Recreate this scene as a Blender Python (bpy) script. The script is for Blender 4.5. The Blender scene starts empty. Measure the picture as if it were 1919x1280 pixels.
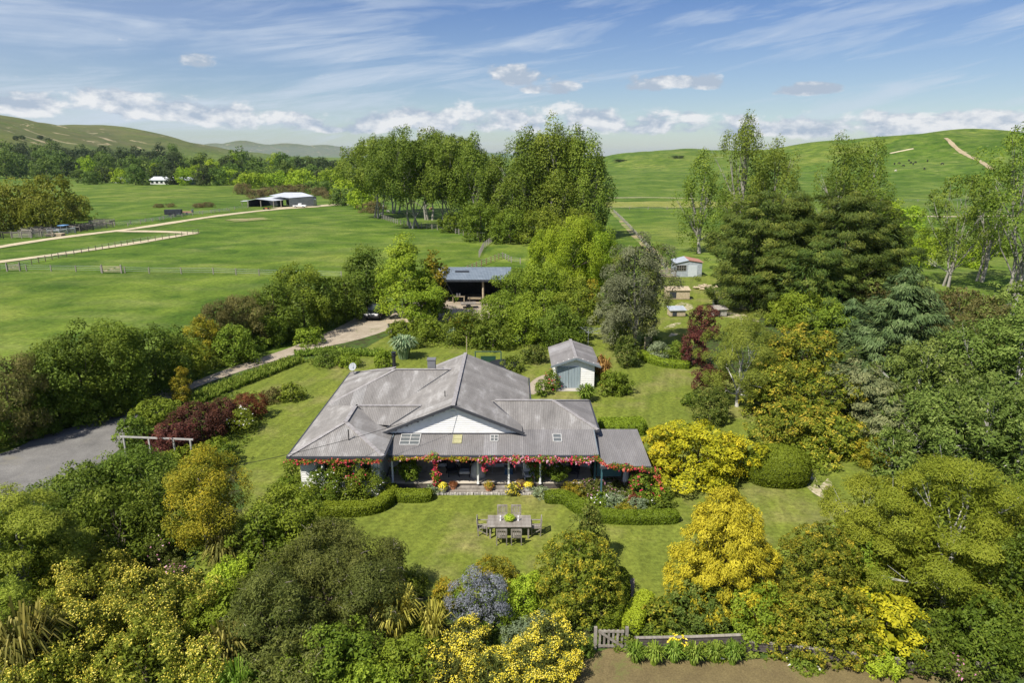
import bpy, math, random
import numpy as np
from mathutils import Vector, Matrix

sc = bpy.context.scene
col = sc.collection
R_ = math.radians
rnd = random.Random(7)

# ---------------------------------------------------------------- camera, sky, sun, exposure
CAMH, FPX, PITCH = 19.0, 1279.3, R_(15.15)
cd = bpy.data.cameras.new('camera'); cam = bpy.data.objects.new('camera', cd); col.objects.link(cam)
cam.location = (0, 0, CAMH); cam.rotation_euler = (R_(90) - PITCH, 0, 0)
cd.sensor_width = 36; cd.lens = 24; cd.clip_start = .5; cd.clip_end = 30000
sc.camera = cam

SUN_EL = R_(52); SUN_D = Vector((-.68, -.73))        # horizontal direction towards the sun
sl = bpy.data.lights.new('sun', 'SUN'); so = bpy.data.objects.new('sun', sl); col.objects.link(so)
sl.energy = 5.0; sl.angle = R_(.53); sl.color = (1, .95, .86)
sdir = Vector((SUN_D.x * math.cos(SUN_EL), SUN_D.y * math.cos(SUN_EL), math.sin(SUN_EL))).normalized()
so.rotation_euler = sdir.to_track_quat('Z', 'Y').to_euler(); so.location = (-60, -40, 90)

sc.view_settings.view_transform = 'Standard'; sc.view_settings.look = 'None'
sc.view_settings.exposure = 0.48; sc.view_settings.gamma = 1; sc.view_settings.use_curve_mapping = False
sc.cycles.use_denoising = True
sc.cycles.max_bounces = 6; sc.cycles.diffuse_bounces = 3; sc.cycles.transparent_max_bounces = 4
sc.cycles.transmission_bounces = 3; sc.cycles.volume_bounces = 0

world = bpy.data.worlds.new('World'); sc.world = world; world.use_nodes = True
def sky_nodes():
    nt = world.node_tree; N = nt.nodes; L = nt.links; N.clear()
    def put(sock, v):
        if hasattr(v, 'is_linked') or isinstance(v, bpy.types.NodeSocket): L.new(v, sock)
        else: sock.default_value = v
    def m(op, a, b=0.0, c=None, clamp=False):
        n = N.new('ShaderNodeMath'); n.operation = op; n.use_clamp = clamp
        put(n.inputs[0], a); put(n.inputs[1], b)
        if c is not None: put(n.inputs[2], c)
        return n.outputs[0]
    def comb(x, y, z=0.0):
        n = N.new('ShaderNodeCombineXYZ'); put(n.inputs[0], x); put(n.inputs[1], y); put(n.inputs[2], z); return n.outputs[0]
    def noise(v, scale, detail=6, rough=.55, dist=0.0):
        n = N.new('ShaderNodeTexNoise'); n.inputs['Scale'].default_value = scale; n.inputs['Detail'].default_value = detail
        n.inputs['Roughness'].default_value = rough; n.inputs['Distortion'].default_value = dist; L.new(v, n.inputs['Vector']); return n.outputs['Fac']
    def ss(v, a, b):
        n = N.new('ShaderNodeMapRange'); n.interpolation_type = 'SMOOTHSTEP'; put(n.inputs[0], v)
        n.inputs[1].default_value = a; n.inputs[2].default_value = b; return n.outputs[0]
    def mixc(f, a, b):
        n = N.new('ShaderNodeMix'); n.data_type = 'RGBA'; put(n.inputs[0], f)
        for s, v in ((n.inputs[6], a), (n.inputs[7], b)):
            if isinstance(v, tuple): s.default_value = (*v, 1)
            else: L.new(v, s)
        return n.outputs[2]
    sky = N.new('ShaderNodeTexSky'); sky.sky_type = 'NISHITA'; sky.sun_disc = False
    sky.sun_elevation = SUN_EL; sky.sun_rotation = math.atan2(SUN_D.x, SUN_D.y)
    sky.altitude = 100; sky.air_density = 1.0; sky.dust_density = .35; sky.ozone_density = 3.2
    tc = N.new('ShaderNodeTexCoord'); sp = N.new('ShaderNodeSeparateXYZ'); L.new(tc.outputs['Generated'], sp.inputs[0])
    az = m('ARCTAN2', sp.outputs[0], sp.outputs[1]); el = m('ARCSINE', sp.outputs[2])
    # high cirrus streaks
    w = m('SUBTRACT', el, m('MULTIPLY', az, .13))
    w = m('ADD', w, m('MULTIPLY', m('MULTIPLY', az, az), -.05))
    c1 = noise(comb(m('MULTIPLY', az, 2.2), m('MULTIPLY', w, 20)), 1.6, 7, .62, .55)
    c2 = noise(comb(m('MULTIPLY', az, 1.6), m('MULTIPLY', w, 7), 3.7), 1.5, 4, .5, .3)
    c3 = noise(comb(m('MULTIPLY', az, 5.0), m('MULTIPLY', m('ADD', el, m('MULTIPLY', az, -.3)), 42), 9.1), 1.2, 6, .6, .5)
    cir = m('MULTIPLY', ss(c1, .38, .68), ss(c2, .30, .56))
    cir = m('ADD', m('MULTIPLY', cir, .64), m('MULTIPLY', m('MULTIPLY', ss(c3, .5, .78), ss(c2, .42, .6)), .35))
    veil = m('MULTIPLY', ss(m('ADD', m('MULTIPLY', az, -1.0), m('MULTIPLY', m('SUBTRACT', c2, .5), .9)), -.2, .8), .40)
    cir = m('ADD', cir, veil, clamp=True)
    low = ss(el, .30, .02)
    cir = m('MAXIMUM', cir, m('MULTIPLY', low, .30))
    hs = N.new('ShaderNodeHueSaturation'); hs.inputs['Saturation'].default_value = 1.32; hs.inputs['Value'].default_value = .95; hs.inputs['Hue'].default_value = .517; L.new(sky.outputs[0], hs.inputs['Color'])
    skyc = mixc(m('MULTIPLY', cir, .85), hs.outputs[0], (6.3, 7.1, 8.2))
    # cumulus: blobs of (azimuth, elevation) with broken edges
    p = comb(m('MULTIPLY', az, 1.0), m('MULTIPLY', el, 1.9))
    p2 = comb(m('ADD', az, .006), m('SUBTRACT', m('MULTIPLY', el, 1.9), .016))
    n1 = noise(p, 17, 8, .58, .1); n2 = noise(p2, 17, 8, .58, .1)
    nb = noise(p, 9, 3, .5)
    H0, F0 = 295., 1279.
    blobs = [(110,203,75,26),(210,206,90,16),(300,207,115,25),(400,222,120,20),(560,238,110,18),(690,246,90,12),(745,240,110,20),(850,234,120,24),(960,236,120,26),
             (1075,236,90,26),(1190,241,130,22),(1310,242,90,18),(1420,250,110,14),(1540,244,120,22),(1660,250,100,16),(1770,243,80,18),(1860,248,90,16),
             (975,160,54,20),(1030,180,40,12),(1140,163,44,12),(1195,174,44,14),(1285,170,46,13),(1480,181,52,10),(405,137,30,15),
             (2150,240,160,24),(2500,230,200,26),(-250,215,160,28),(-600,225,200,24)]
    env = None; small = None
    for (x, y, rx, ry) in blobs:
        a = math.atan2(x - 960, F0); e = (H0 - y) / F0 * math.cos(a)
        rx2 = rx / F0 * math.cos(a) ** 2 * 1.1; ry2 = ry / F0 * 1.25
        dx = m('DIVIDE', m('SUBTRACT', az, a), rx2 * 1.15); dy = m('DIVIDE', m('SUBTRACT', el, e), ry2)
        dyn = m('MULTIPLY', m('MINIMUM', dy, 0.0), 1.7)                      # flatter underneath
        dy = m('ADD', m('MAXIMUM', dy, 0.0), dyn)
        v = m('SUBTRACT', 1.0, m('ADD', m('MULTIPLY', dx, dx), m('MULTIPLY', dy, dy)))
        env = v if env is None else m('MAXIMUM', env, v)
        if y < 200 and rx < 60: small = v if small is None else m('MAXIMUM', small, v)
    env = m('MAXIMUM', env, -1.2)
    dens = m('ADD', m('MULTIPLY', env, .36), m('ADD', m('MULTIPLY', m('SUBTRACT', n1, .49), 1.9), m('MULTIPLY', m('SUBTRACT', nb, .5), .8)))
    cu = m('MULTIPLY', ss(dens, .0, .30), .95)
    edge = m('SUBTRACT', n1, n2)
    lit = m('ADD', m('MULTIPLY', edge, 6.0), .50)
    lit = m('ADD', lit, m('MULTIPLY', m('SUBTRACT', nb, .5), 1.0))
    lit = m('SUBTRACT', lit, m('MULTIPLY', ss(small, -1.0, -.2), .50))
    lit = m('SUBTRACT', lit, m('MULTIPLY', ss(dens, .25, .7), .22), clamp=True)
    cc = mixc(lit, (4.4, 5.2, 6.3), (8.6, 8.7, 8.8))
    skyc = mixc(m('MULTIPLY', cu, ss(el, .006, .03)), skyc, cc)
    bg = N.new('ShaderNodeBackground'); bg.inputs['Strength'].default_value = .073
    L.new(skyc, bg.inputs['Color'])
    out = N.new('ShaderNodeOutputWorld'); L.new(bg.outputs[0], out.inputs['Surface'])
sky_nodes()

# ---------------------------------------------------------------- terrain height and pixel-to-ground lookup
def sstep(t):
    t = np.clip(t, 0, 1); return t * t * (3 - 2 * t)
def terrain_h(x, y):
    x = np.asarray(x, float); y = np.asarray(y, float)
    d = np.hypot(x, y)
    z = sstep((d - 120) / 200) * (.5 * np.sin(x * .021 + 1.3) * np.sin(y * .017 + .4) + .3 * np.sin(x * .05 + y * .03))
    # long ridge on the west side of the valley
    crest = np.interp(y, [-3000, 600, 1440, 1700, 1950, 2470, 3150, 4200], [90, 110, 108, 93, 101, 58, 0, 0])
    crest = crest + 3.0 * np.sin(y * .0071) + 1.6 * np.sin(y * .019 + 1)
    cx = -1080 + 60 * np.sin(y * .0022)
    foot = 470 + 50 * np.sin(y * .006 + 2)
    t = 1 - np.abs(x - cx) / np.where(x > cx, foot, 900)
    gul = 1 + .16 * np.sin(y * .016 + x * .004) * (1 - np.clip(t, 0, 1)) + .06 * np.sin(y * .045 + x * .02) * (1 - np.clip(t, 0, 1))
    z = z + crest * sstep(t) * gul
    # green hills on the east side
    for (hx, hy, hh, sx, sy) in [(455, 730, 35, 150, 230), (330, 900, 17, 170, 260), (250, 1150, 11, 130, 200), (620, 760, 12, 150, 260), (165, 1000, 12, 80, 150),
                                 (900, 700, 14, 260, 300), (420, 1300, 24, 300, 250), (60, 1500, 10, 200, 150)]:
        g = ((x - hx) / sx) ** 2 + ((y - hy) / sy) ** 2
        z = z + hh * np.exp(-g * 1.1) * (1 + .05 * np.sin(x * .05 + y * .02) + .04 * np.sin(x * .02 - y * .045))
    # blue hills at the head of the valley and low rolling country beyond
    for (hx, hy, hh, sx, sy) in [(-5300, 13200, 235, 1500, 900), (-3300, 13800, 190, 1500, 900), (-7400, 12400, 210, 1600, 1000), (-1200, 14200, 130, 1500, 900), (-4300, 9800, 60, 900, 700)]:
        g = ((x - hx) / sx) ** 2 + ((y - hy) / sy) ** 2
        z = z + hh * np.exp(-g) * (1 + .12 * np.sin(x * .0035) * np.sin(y * .004) + .07 * np.sin(x * .009 + 2))
    far = sstep((d - 1500) / 2500)
    z = z + far * (2 + 7 * np.sin(x * .0021 + 1) * np.sin(y * .0013) + 5 * np.sin(x * .006 + y * .002))
    return z
def hz(x, y): return float(terrain_h(x, y))
def ray(px, py):
    u = (px - 959.5) / FPX; v = (640 - py) / FPX
    return Vector((u, math.cos(PITCH) + v * math.sin(PITCH), -math.sin(PITCH) + v * math.cos(PITCH)))
def PX(px, py, z=0.0):
    """world point of a photograph pixel on the level z"""
    d = ray(px, py); t = (z - CAMH) / d.z
    return Vector((d.x * t, d.y * t, z))
def GX(px, py):
    """world point of a photograph pixel on the terrain"""
    d = ray(px, py); t = 15.0
    while t < 9000:
        x, y, z = d.x * t, d.y * t, CAMH + d.z * t
        if z <= hz(x, y): break
        t *= 1.004
    return Vector((d.x * t, d.y * t, hz(d.x * t, d.y * t)))
def topz(py, Y):
    d = ray(960, py); return CAMH + d.z * Y / d.y
def scl(Y, z): return FPX / (Y * math.cos(PITCH) + (CAMH - z) * math.sin(PITCH))

# ---------------------------------------------------------------- materials
MATS = {}; LEAFGAIN = (1.80, 1.74, 1.20)
def nodes_of(name):
    m = bpy.data.materials.new(name); m.use_nodes = True; nt = m.node_tree; nt.nodes.clear(); return m, nt
def _ramp(nt, fac, stops):
    r = nt.nodes.new('ShaderNodeValToRGB'); nt.links.new(fac, r.inputs[0]); e = r.color_ramp.elements
    while len(e) < len(stops): e.new(.5)
    for el_, (p, c) in zip(e, stops): el_.position = p; el_.color = (*c, 1)
    return r.outputs[0]
def _noise(nt, vec, scale, detail=4, rough=.55, dist=0.):
    n = nt.nodes.new('ShaderNodeTexNoise'); n.inputs['Scale'].default_value = scale; n.inputs['Detail'].default_value = detail
    n.inputs['Roughness'].default_value = rough; n.inputs['Distortion'].default_value = dist; nt.links.new(vec, n.inputs['Vector']); return n.outputs['Fac']
def _map(nt, vec, s=(1, 1, 1), rot=(0, 0, 0)):
    n = nt.nodes.new('ShaderNodeMapping'); n.inputs['Scale'].default_value = s; n.inputs['Rotation'].default_value = rot
    nt.links.new(vec, n.inputs['Vector']); return n.outputs[0]
def _mix(nt, f, a, b, mode='MIX'):
    n = nt.nodes.new('ShaderNodeMix'); n.data_type = 'RGBA'; n.blend_type = mode
    for s, v in ((n.inputs[0], f), (n.inputs[6], a), (n.inputs[7], b)):
        if isinstance(v, bpy.types.NodeSocket): nt.links.new(v, s)
        elif isinstance(v, tuple): s.default_value = (*v, 1)
        else: s.default_value = v
    return n.outputs[2]
def _obj(nt): return nt.nodes.new('ShaderNodeTexCoord').outputs['Object']
def _pos(nt): return nt.nodes.new('ShaderNodeNewGeometry').outputs['Position']
def _finish(nt, colr, rough=.8, bump=None, spec=.3, metal=0., bdist=.02, bstr=.5):
    p = nt.nodes.new('ShaderNodeBsdfPrincipled'); o = nt.nodes.new('ShaderNodeOutputMaterial')
    if isinstance(colr, tuple): p.inputs['Base Color'].default_value = (*colr, 1)
    else: nt.links.new(colr, p.inputs['Base Color'])
    if isinstance(rough, float): p.inputs['Roughness'].default_value = rough
    else: nt.links.new(rough, p.inputs['Roughness'])
    p.inputs['Specular IOR Level'].default_value = spec; p.inputs['Metallic'].default_value = metal
    if bump is not None:
        b = nt.nodes.new('ShaderNodeBump'); b.inputs['Distance'].default_value = bdist; b.inputs['Strength'].default_value = bstr
        nt.links.new(bump, b.inputs['Height']); nt.links.new(b.outputs[0], p.inputs['Normal'])
    nt.links.new(p.outputs[0], o.inputs[0]); return p
def noisy(name, a, b, scale=6., rough=.75, stretch=(1, 1, 1), spec=.3, metal=0., bump=True, detail=5, vary=0.):
    if name in MATS: return MATS[name]
    m, nt = nodes_of(name); v = _map(nt, _obj(nt), stretch); f = _noise(nt, v, scale, detail, .6)
    c = _ramp(nt, f, [(.3, a), (.7, b)])
    if vary:
        oi = nt.nodes.new('ShaderNodeObjectInfo')
        hs = nt.nodes.new('ShaderNodeHueSaturation'); mr = nt.nodes.new('ShaderNodeMapRange')
        mr.inputs[3].default_value = 1 - vary; mr.inputs[4].default_value = 1 + vary
        nt.links.new(oi.outputs['Random'], mr.inputs[0]); nt.links.new(mr.outputs[0], hs.inputs['Value']); nt.links.new(c, hs.inputs['Color']); c = hs.outputs[0]
    _finish(nt, c, rough, f if bump else None, spec, metal, .01, .3); MATS[name] = m; return m
def plain(name, a, rough=.6, spec=.4, metal=0.):
    return noisy(name, tuple(.88 * x for x in a), tuple(1.1 * x for x in a), 9., rough, spec=spec, metal=metal, bump=False)
def leafmat(name, a, b, c=None, trans=.33, rough=.55, spec=.14):
    """foliage: per-leaf tint runs from colour a over b to c"""
    key = 'leaf_' + name
    if key in MATS: return MATS[key]
    m, nt = nodes_of(key); at = nt.nodes.new('ShaderNodeAttribute'); at.attribute_name = 'tint'
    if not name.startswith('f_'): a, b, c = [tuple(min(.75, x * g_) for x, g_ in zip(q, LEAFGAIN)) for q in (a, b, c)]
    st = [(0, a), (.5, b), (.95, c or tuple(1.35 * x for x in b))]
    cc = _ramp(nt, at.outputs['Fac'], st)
    oi = nt.nodes.new('ShaderNodeObjectInfo'); hs = nt.nodes.new('ShaderNodeHueSaturation'); mr = nt.nodes.new('ShaderNodeMapRange'); mr.inputs[3].default_value = .84; mr.inputs[4].default_value = 1.16
    nt.links.new(oi.outputs['Random'], mr.inputs[0]); nt.links.new(mr.outputs[0], hs.inputs['Value']); m2 = nt.nodes.new('ShaderNodeMath'); m2.operation = 'MULTIPLY_ADD'; m2.inputs[1].default_value = -.022; m2.inputs[2].default_value = .509
    m3 = nt.nodes.new('ShaderNodeMath'); m3.operation = 'FRACT'; m4 = nt.nodes.new('ShaderNodeMath'); m4.operation = 'MULTIPLY'; m4.inputs[1].default_value = 7.31; nt.links.new(oi.outputs['Random'], m4.inputs[0]); nt.links.new(m4.outputs[0], m3.inputs[0])
    nt.links.new(m3.outputs[0], m2.inputs[0]); nt.links.new(m2.outputs[0], hs.inputs['Hue']); nt.links.new(cc, hs.inputs['Color'])
    if not name.startswith('f_'): cc = hs.outputs[0]
    p = nt.nodes.new('ShaderNodeBsdfPrincipled'); nt.links.new(cc, p.inputs['Base Color']); p.inputs['Roughness'].default_value = rough
    p.inputs['Specular IOR Level'].default_value = spec
    t = nt.nodes.new('ShaderNodeBsdfTranslucent'); nt.links.new(cc, t.inputs['Color'])
    mx = nt.nodes.new('ShaderNodeMixShader'); mx.inputs[0].default_value = trans
    nt.links.new(p.outputs[0], mx.inputs[1]); nt.links.new(t.outputs[0], mx.inputs[2])
    o = nt.nodes.new('ShaderNodeOutputMaterial'); nt.links.new(mx.outputs[0], o.inputs[0]); MATS[key] = m; return m

def grassmat(name, a, b, dry, dryamt=.5, stripes=0., big=.012, fine=1.2):
    m, nt = nodes_of(name); P = _pos(nt)
    n1 = _noise(nt, P, big * 3, 4, .5, .4); n2 = _noise(nt, P, .22, 5, .6, .3); n3 = _noise(nt, P, fine * 3, 4, .7)
    c = _ramp(nt, n1, [(.35, a), (.65, b)])
    c = _mix(nt, _ramp(nt, n2, [(.5, (0, 0, 0)), (.78, (dryamt,) * 3)]), c, dry)
    c = _mix(nt, 1., c, _ramp(nt, n3, [(.25, (.52,) * 3), (.75, (1.48,) * 3)]), 'MULTIPLY')
    c = _mix(nt, 1., c, _ramp(nt, _noise(nt, P, .5, 4, .7), [(.3, (.8, .84, .8)), (.7, (1.2, 1.16, 1.1))]), 'MULTIPLY')
    if stripes:
        w = nt.nodes.new('ShaderNodeTexWave'); w.inputs['Scale'].default_value = .30; w.inputs['Distortion'].default_value = 2.5
        w.inputs['Detail'].default_value = 2; nt.links.new(_map(nt, P, (1, 1, 1), (0, 0, .25)), w.inputs['Vector'])
        c = _mix(nt, stripes, c, _ramp(nt, w.outputs['Fac'], [(.35, (.84,) * 3), (.65, (1.14,) * 3)]), 'MULTIPLY')
    _finish(nt, c, .9, _noise(nt, P, fine * 8, 3, .7), .15, 0., .05, .7); MATS[name] = m; return m

LAWN = grassmat('lawn_grass', (.118, .150, .021), (.158, .182, .028), (.235, .20, .085),   .9, .38)
def paddock_mat():
    m, nt = nodes_of('paddock_grass'); P = _pos(nt)
    vo = nt.nodes.new('ShaderNodeTexVoronoi'); vo.inputs['Scale'].default_value = 1
    nt.links.new(_map(nt, P, (.0055, .0034, 0), (0, 0, .2)), vo.inputs['Vector'])
    cell = nt.nodes.new('ShaderNodeSeparateColor'); nt.links.new(vo.outputs['Color'], cell.inputs[0])
    n1 = _noise(nt, _map(nt, P, (.02, .012, .02)), 1.6, 5, .6, .5)
    c = _ramp(nt, n1, [(.34, (.060, .112, .012)), (.52, (.096, .152, .020)), (.68, (.138, .180, .036))])
    c = _mix(nt, .8, c, _ramp(nt, cell.outputs[0], [(0, (.72, .86, .8)), (1, (1.25, 1.1, 1.1))]), 'MULTIPLY')
    st = _noise(nt, _map(nt, P, (.045, .12, .1), (0, 0, .3)), 1.3, 4, .6, .6)
    c = _mix(nt, _ramp(nt, st, [(.50, (0, 0, 0)), (.76, (.45, .45, .45))]), c, (.19, .205, .075))
    n3 = _noise(nt, P, 1.6, 5, .72); c = _mix(nt, 1., c, _ramp(nt, n3, [(.25, (.48,) * 3), (.75, (1.5,) * 3)]), 'MULTIPLY')
    n4 = _noise(nt, P, .12, 5, .62, .6); c = _mix(nt, 1., c, _ramp(nt, n4, [(.34, (.55, .66, .6)), (.66, (1.42, 1.28, 1.3))]), 'MULTIPLY')
    # hill country: browner faces and bare slips on the slopes
    g = nt.nodes.new('ShaderNodeNewGeometry'); sp = nt.nodes.new('ShaderNodeSeparateXYZ'); nt.links.new(g.outputs['Position'], sp.inputs[0])
    def mth(op, a_, b_, cl=False):
        n = nt.nodes.new('ShaderNodeMath'); n.operation = op; n.use_clamp = cl
        for s, v in zip(n.inputs, (a_, b_)):
            if isinstance(v, bpy.types.NodeSocket): nt.links.new(v, s)
            else: s.default_value = v
        return n.outputs[0]
    high = mth('MULTIPLY', mth('SUBTRACT', sp.outputs[2], 12.), .03, True)
    west = mth('MULTIPLY', mth('SUBTRACT', -450., sp.outputs[0]), .01, True)
    hw = mth('MULTIPLY', high, west)
    hn = _noise(nt, _map(nt, P, (.006, .006, .02)), 1.4, 6, .6, .8)
    c = _mix(nt, mth('MULTIPLY', hw, _ramp(nt, hn, [(.3, (.35,) * 3), (.65, (1., 1., 1.))])), c, (.120, .122, .048))
    sl_ = _noise(nt, _map(nt, P, (.011, .0075, .03)), 1.5, 5, .65, .9)
    slip = mth('MULTIPLY', _ramp(nt, sl_, [(.60, (0, 0, 0)), (.64, (1, 1, 1))]), hw)
    c = _mix(nt, slip, c, (.40, .33, .20))
    gl = _noise(nt, _map(nt, P, (.02, .006, .05), (0, 0, .5)), 1.2, 5, .6, 1.2)
    c = _mix(nt, mth('MULTIPLY', high, .8), c, _mix(nt, 1., c, _ramp(nt, gl, [(.3, (.70, .78, .7)), (.7, (1.2, 1.1, 1.1))]), 'MULTIPLY'))
    east = mth('MULTIPLY', mth('SUBTRACT', sp.outputs[0], 60.), .02, True)
    es = _noise(nt, _map(nt, P, (.02, .03, .05)), 1.3, 4, .6, .6)
    slip2 = mth('MULTIPLY', _ramp(nt, es, [(.70, (0, 0, 0)), (.73, (1, 1, 1))]), mth('MULTIPLY', east, mth('MULTIPLY', mth('SUBTRACT', sp.outputs[2], 2.), .2, True)))
    c = _mix(nt, slip2, c, (.38, .33, .2))
    _finish(nt, c, .95, n3, .1, 0., .1, .6); MATS['paddock_grass'] = m; return m
PADDOCK = paddock_mat()
def soilmat(name, a, b, scale=1.2, grass=None, gth=.6):
    m, nt = nodes_of(name); P = _pos(nt)
    n = _noise(nt, P, scale, 6, .65, .3); c = _ramp(nt, n, [(.3, a), (.7, b)])
    f = _noise(nt, P, 14., 3, .7); c = _mix(nt, 1., c, _ramp(nt, f, [(.25, (.7,) * 3), (.75, (1.3,) * 3)]), 'MULTIPLY')
    if grass:
        g = _noise(nt, P, scale * .6, 6, .7, .5); c = _mix(nt, _ramp(nt, g, [(gth - .06, (0, 0, 0)), (gth + .05, (1, 1, 1))]), c, grass)
    _finish(nt, c, .95, f, .15, 0., .03, .6); MATS[name] = m; return m
GRAVEL = soilmat('grey_gravel', (.125, .12, .112), (.215, .205, .188), .5, (.20, .185, .15), .60)
DRIVE_DIRT = soilmat('dirt_drive', (.27, .22, .16), (.40, .34, .26), .5, (.14, .16, .05), .66)
TRACK = soilmat('pale_track', (.38, .32, .20), (.56, .48, .33), .6, (.16, .18, .05), .66)
BED = soilmat('garden_mulch', (.035, .030, .018), (.06, .07, .02), 1.5, (.06, .10, .02), .5)
BROWN_GRASS = soilmat('mown_brown_grass', (.125, .095, .045), (.185, .145, .065), .9, (.14, .15, .045), .60)
BARE = soilmat('bare_earth', (.36, .30, .19), (.50, .43, .30), 1.9, (.13, .155, .03), .50)
PATCH = soilmat('worn_soil', (.24, .19, .10), (.33, .27, .15), .3, (.12, .18, .03), .5)

# ---------------------------------------------------------------- mesh helpers
def link(o, parent=None):
    col.objects.link(o)
    if parent is not None: o.parent = parent
    return o
def tag(o, label=None, cat=None, group=None, kind=None):
    if label: o['label'] = label
    if cat: o['category'] = cat
    if group: o['group'] = group
    if kind: o['kind'] = kind
    return o
def thing(name, label, cat, loc=(0, 0, 0), rz=0., group=None):
    o = bpy.data.objects.new(name, None); o.empty_display_size = .2; link(o); o.location = loc; o.rotation_euler = (0, 0, rz)
    return tag(o, label, cat, group)
class MB:
    def __init__(s): s.v = []; s.f = []
    def add(s, vs, fs):
        k = len(s.v); s.v += [tuple(v) for v in vs]; s.f += [tuple(i + k for i in f) for f in fs]; return s
    def box(s, c, d, rz=0., rx=0., ry=0.):
        hx, hy, hz_ = d[0] / 2, d[1] / 2, d[2] / 2
        M = Matrix.Translation(c) @ Matrix.Rotation(rz, 4, 'Z') @ Matrix.Rotation(ry, 4, 'Y') @ Matrix.Rotation(rx, 4, 'X')
        vs = [M @ Vector((x, y, z)) for x in (-hx, hx) for y in (-hy, hy) for z in (-hz_, hz_)]
        return s.add(vs, [(0, 1, 3, 2), (4, 6, 7, 5), (0, 4, 5, 1), (2, 3, 7, 6), (0, 2, 6, 4), (1, 5, 7, 3)])
    def bar(s, p, q, w, h=None):
        """rectangular bar from p to q"""
        p, q = Vector(p), Vector(q); h = h or w; t = (q - p).normalized()
        a = t.cross(Vector((0, 0, 1)))
        if a.length < 1e-3: a = Vector((1, 0, 0))
        a.normalize(); b = a.cross(t)
        vs = [x + a * (i * w / 2) + b * (j * h / 2) for x in (p, q) for i, j in ((-1, -1), (1, -1), (1, 1), (-1, 1))]
        return s.add(vs, [(0, 3, 2, 1), (4, 5, 6, 7), (0, 1, 5, 4), (1, 2, 6, 5), (2, 3, 7, 6), (3, 0, 4, 7)])
    def tube(s, pts, rs, n=6, cap=True):
        pts = [Vector(p) for p in pts]; k = len(s.v)
        for i, p in enumerate(pts):
            t = (pts[min(i + 1, len(pts) - 1)] - pts[max(i - 1, 0)]).normalized()
            a = t.cross(Vector((.13, .21, 1)) if abs(t.z) < .95 else Vector((1, .2, 0))).normalized(); b = t.cross(a)
            r = rs[i] if isinstance(rs, (list, tuple)) else rs
            s.v += [tuple(p + a * (r * math.cos(6.2832 * j / n)) + b * (r * math.sin(6.2832 * j / n))) for j in range(n)]
        for i in range(len(pts) - 1):
            for j in range(n):
                s.f.append((k + i * n + j, k + i * n + (j + 1) % n, k + (i + 1) * n + (j + 1) % n, k + (i + 1) * n + j))
        if cap: s.f.append(tuple(k + j for j in range(n))[::-1]); s.f.append(tuple(k + (len(pts) - 1) * n + j for j in range(n)))
        return s
    def lathe(s, prof, n=14, c=(0, 0, 0)):
        k = len(s.v)
        for r, z in prof: s.v += [(c[0] + r * math.cos(6.2832 * j / n), c[1] + r * math.sin(6.2832 * j / n), c[2] + z) for j in range(n)]
        for i in range(len(prof) - 1):
            for j in range(n): s.f.append((k + i * n + j, k + i * n + (j + 1) % n, k + (i + 1) * n + (j + 1) % n, k + (i + 1) * n + j))
        s.f.append(tuple(k + j for j in range(n))[::-1]); s.f.append(tuple(k + (len(prof) - 1) * n + j for j in range(n)))
        return s
    def poly(s, pts, th=0.):
        """flat polygon, optionally thickened downwards"""
        n = len(pts); s.add(pts, [tuple(range(n))])
        if th:
            lo = [(p[0], p[1], p[2] - th) for p in pts]; k = len(s.v) - n; s.v += lo
            s.f.append(tuple(k + n + j for j in range(n))[::-1])
            for j in range(n): s.f.append((k + j, k + n + j, k + n + (j + 1) % n, k + (j + 1) % n))
        return s
    def build(s, name, mat, parent=None, smooth=False, loc=None, bevel=0.):
        me = bpy.data.meshes.new(name); me.from_pydata(s.v, [], s.f); me.materials.append(mat); me.update()
        if smooth: me.polygons.foreach_set('use_smooth', [True] * len(me.polygons))
        o = bpy.data.objects.new(name, me); link(o, parent)
        if loc is not None: o.location = loc
        if bevel:
            bm_ = o.modifiers.new('bevel', 'BEVEL'); bm_.width = bevel; bm_.segments = 1
        return o
def copy_tree(o, parent=None):
    c = o.copy(); link(c, parent)
    for ch in [x for x in o.children]:
        copy_tree(ch, c)
    return c
def part(mb, name, mat, parent, **k): return mb.build(name, mat, parent, **k)

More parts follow.
